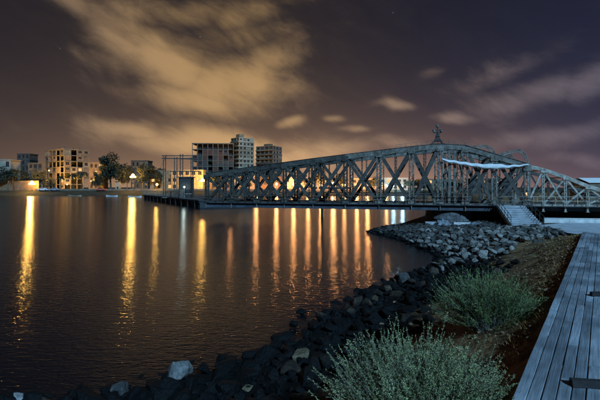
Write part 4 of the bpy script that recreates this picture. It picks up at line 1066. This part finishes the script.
# ------------------------------------------------------------------ jetty at the far end of the bridge, with fence, gantry and cabin
ja = Vector((-59, 150.0)); jb = Vector((-22.4, 88.0)); jd = (jb - ja); JL = jd.length; jr = math.atan2(jd.y, jd.x)
M['jetty'] = material('jetty_concrete', (.05, .05, .048), .9, .4, .5, .2, 4, world_co=True)
jt = tag(empty('jetty', (ja.x, ja.y, 0), jr), 'dark concrete jetty running out to the far end of the bridge', 'jetty')
JT = 1.75
MB().b2(0, JL, .4, 13, -.5, JT - .3).build('body', M['jetty'], jt); MB().b2(-.2, JL + .2, 0, 13.2, JT - .297, JT).build('deck', M['jetty'], jt)
for k in range(12): MB().tube([(JL * (k + .5) / 12, .15, -.8), (JL * (k + .5) / 12, .15, JT - .3)], .22, 7).build('fender_pile', M['wood_dark'], jt)
def jw(px, off=0.0, z=JT):
    """point on the jetty's front edge line under photo column px, moved back by off"""
    u = (px - CX) / F; t = (u * ja.y - ja.x) / (jd.x - u * jd.y); p = ja + jd * t; n = Vector((-jd.y, jd.x)).normalized(); p = p + n * off
    return Vector((p.x, p.y, z))
fp0, fp1 = jw(141, .5), jw(171, .5); fl = (fp1 - fp0).length
fe = tag(empty('picket_fence', fp0, jr), 'pale picket fence along the edge of the jetty', 'fence')
pm = MB().b2(-.07, .07, -.04, .04, 0, 1.5).mesh('picket'); pm.materials.append(M['b_white'])
for k in range(30): obj('picket', pm, None, fe, (fl * (k + .5) / 30, 0, 0))
for z_ in (.35, 1.25): MB().b2(0, fl, .045, .1, z_ - .05, z_ + .05).build('rail', M['b_white'], fe)
# gantry
g0 = jw(164.5, 3); gy = jw(178, 3).y
ga = tag(empty('portal_gantry', (W(164.5, 0, gy).x, gy, JT)), 'dark steel portal gantry of thin posts and wires at the far bridge end', 'gantry')
k_ = gy / F
def gx(px): return (px - 164.5) * k_
def gz(py): return CAMZ + (HY - py) * k_ - JT
for (px, py, w_) in ((164.5, 156, .30), (175.7, 157, .34), (181.5, 154, .34), (192, 157, .26)):
    m = MB(); 
    for q in (-1, 1): m.b2(gx(px) + q * w_ - .09, gx(px) + q * w_ + .09, -.09, .09, 0, gz(py))
    n = int(gz(py) / .9)
    for i in range(n): m.beam((gx(px) - w_, 0, gz(py) * i / n), (gx(px) + w_, 0, gz(py) * (i + 1) / n), .05, .05)
    m.build('post', M['steel_dark'], ga)
for (a, b, py) in ((161.5, 193, 155.6), (161.5, 193, 158.4), (170, 200, 171.2)): MB().b2(gx(a), gx(b), .12, .3, gz(py) - .11, gz(py) + .11).build('crossbeam', M['steel_dark'], ga)
for (a, b) in (((166, 156), (150, 181)), ((192, 156), (228, 172)), ((182, 155), (207, 176))): MB().tube([(gx(a[0]), .4, gz(a[1])), (gx((a[0] + b[0]) / 2), .4, gz((a[1] + b[1]) / 2 + 2)), (gx(b[0]), .4, gz(b[1]))], .035, 4).build('wire', M['steel_dark'], ga)
MB().lathe([(.75, 0), (.75, .08)], 20).build('signal_disc', M['b_white'], ga)
d_ = ga.children[-1]; d_.rotation_euler = (R(90), 0, 0); d_.scale = (1, 1.9, 1); d_.location = (gx(161), -.25, gz(164))
# cabin
cy = gy - 2.0; ck = cy / F; cb = tag(empty('control_cabin', (W(178.5, 0, cy).x, cy, JT)), 'dark control cabin with a lit window beside the portal gantry', 'cabin')
cwid = 12 * ck; chg = CAMZ + (HY - 177.5) * ck - JT
M['cabin'] = material('cabin_paint', (.022, .025, .026), .7, .3, .8)
MB().b2(0, cwid, 0, 3.4, 0, chg).build('wall', M['cabin'], cb); MB().b2(-.3, cwid + .3, -.3, 3.7, chg + .003, chg + .22).build('roof', M['steel_dark'], cb)
MB().b2(.35, 1.25, -.05, -.004, 0, 2.1).build('door', M['steel_dark'], cb)
for i in range(2):
    wn = MB().b2(1.6 + i * 1.05, 2.4 + i * 1.05, -.05, -.004, 1.15, 2.2).build('window', M['glass'], cb); MB().b2(1.55 + i * 1.05, 2.45 + i * 1.05, -.1, -.003, 1.05, 1.146).build('sill', M['steel_light'], wn)
lamp(184.3, 187, cy - .6, WHT, 110, 'greenish white lamp on the wall side of the control cabin', z0=JT, rad=.24)

# ------------------------------------------------------------------ parked cars and small boats
def car_meshes():
    out = []
    prof = [(-2.1, .35), (-2.1, .8), (-1.5, .92), (-.95, 1.42), (.65, 1.42), (1.25, .95), (2.05, .85), (2.1, .35)]
    m = MB(); n = len(prof); vs = [(x, -.82 if z < 1 else -.68, z) for x, z in prof] + [(x, .82 if z < 1 else .68, z) for x, z in prof]
    m.add(vs, [tuple(range(n)), tuple(range(2 * n - 1, n - 1, -1))] + [((k + 1) % n, k, n + k, n + (k + 1) % n) for k in range(n)]); out.append(('body', m.mesh('body')))
    w = MB()
    for sg in (-1, 1): w.add([(-1.25, sg * .80, .98), (1.05, sg * .80, .98), (.6, sg * .71, 1.36), (-.9, sg * .71, 1.36)], [(0, 1, 2, 3)])
    out.append(('side_window', w.mesh('side_window')))
    wh = MB().tube([(0, -.1, 0), (0, .1, 0)], .32, 12).mesh('wheel'); out.append(('wheel', wh)); return out
CM = car_meshes(); M['tyre'] = material('tyre', (.02, .02, .02), .9, .2, 3)
for (px, colr, lab) in ((43.5, (.62, .62, .6), 'white car parked beside the bright lamp at left'), (55, (.30, .30, .32), 'grey car parked before the concrete apartment block'), (101, (.45, .12, .08), 'red car parked near the small quay trees')):
    Y = 224.8; o = tag(empty('parked_car', (W(px, 0, Y).x, Y, 2.38), .05), lab, 'car', 'cars parked on the far quay'); pm_ = material('car_paint', colr, .3, .1, 1)
    b = obj('body', CM[0][1].copy(), pm_, o); obj('side_window', CM[1][1].copy(), M['glass'], o)
    for (x, y) in ((-1.3, -.75), (1.3, -.75), (-1.3, .75), (1.3, .75)): c = obj('wheel', CM[2][1], M['tyre'], o, (x, y, .32))
    o.scale = (1.25, 1.25, 1.25)
def boat(px, py, L, colr, label):
    p = G(px, py, 0); o = tag(empty('rowing_boat', (p.x, p.y, -.08), .15), label, 'boat', 'small boats moored off the far quay')
    rings = []; n = 9
    for i in range(n):
        t = i / (n - 1); x = (t - .5) * L; w = .16 * L * math.sin(math.pi * min(1, .18 + t * .9)) ** .7 if t < .98 else .02; sh = .5 + .35 * (2 * t - 1) ** 2
        rings.append([(x, -w, sh), (x, -w * .75, .1), (x, 0, -.15), (x, w * .75, .1), (x, w, sh)])
    vs = [v for r in rings for v in r]; fs = [(i * 5 + k, (i + 1) * 5 + k, (i + 1) * 5 + k + 1, i * 5 + k + 1) for i in range(n - 1) for k in range(4)] + [(0, 1, 2, 3, 4), tuple((n - 1) * 5 + k for k in (4, 3, 2, 1, 0))]
    MB().add(vs, fs).build('hull', material('boat_paint', colr, .5, .2, 1), o)
    for x in (-.2, .18): MB().b2(x * L - .12, x * L + .12, -.13 * L, .13 * L, .34, .39).build('thwart', M['b_conc'], o)
boat(112, 196.6, 5.2, (.6, .6, .56), 'small pale rowing boat left of the tall quay lamp'); boat(75, 196.4, 6.0, (.35, .25, .15), 'brown rowing boat below the concrete apartment block')
boat(135, 197.4, 5.6, (.7, .66, .55), 'pale rowing boat below the tall quay lamp at the end of the jetty')
# ---- white-roofed shed far right behind the bridge
sp = W(589, 187, 100); zg = max(.9, hz(sp.x, 100)); sh = tag(empty('shed', (sp.x, 100, zg)), 'pale-roofed shed behind the right end of the bridge', 'shed')
zr = CAMZ + 9.5 / F * 100 - zg
MB().b2(.4, 13.6, .4, 7.6, 0, zr - 1.2).build('wall', M['b_conc'], sh)
m = MB(); m.add([(0, 0, zr - 1.25), (14, 0, zr - 1.25), (14, 4, zr), (0, 4, zr), (0, 8, zr - 1.25), (14, 8, zr - 1.25)], [(0, 1, 2, 3), (3, 2, 5, 4)]); r_ = m.build('roof', M['canvas'], sh); md = r_.modifiers.new('thick', 'SOLIDIFY'); md.thickness = .1
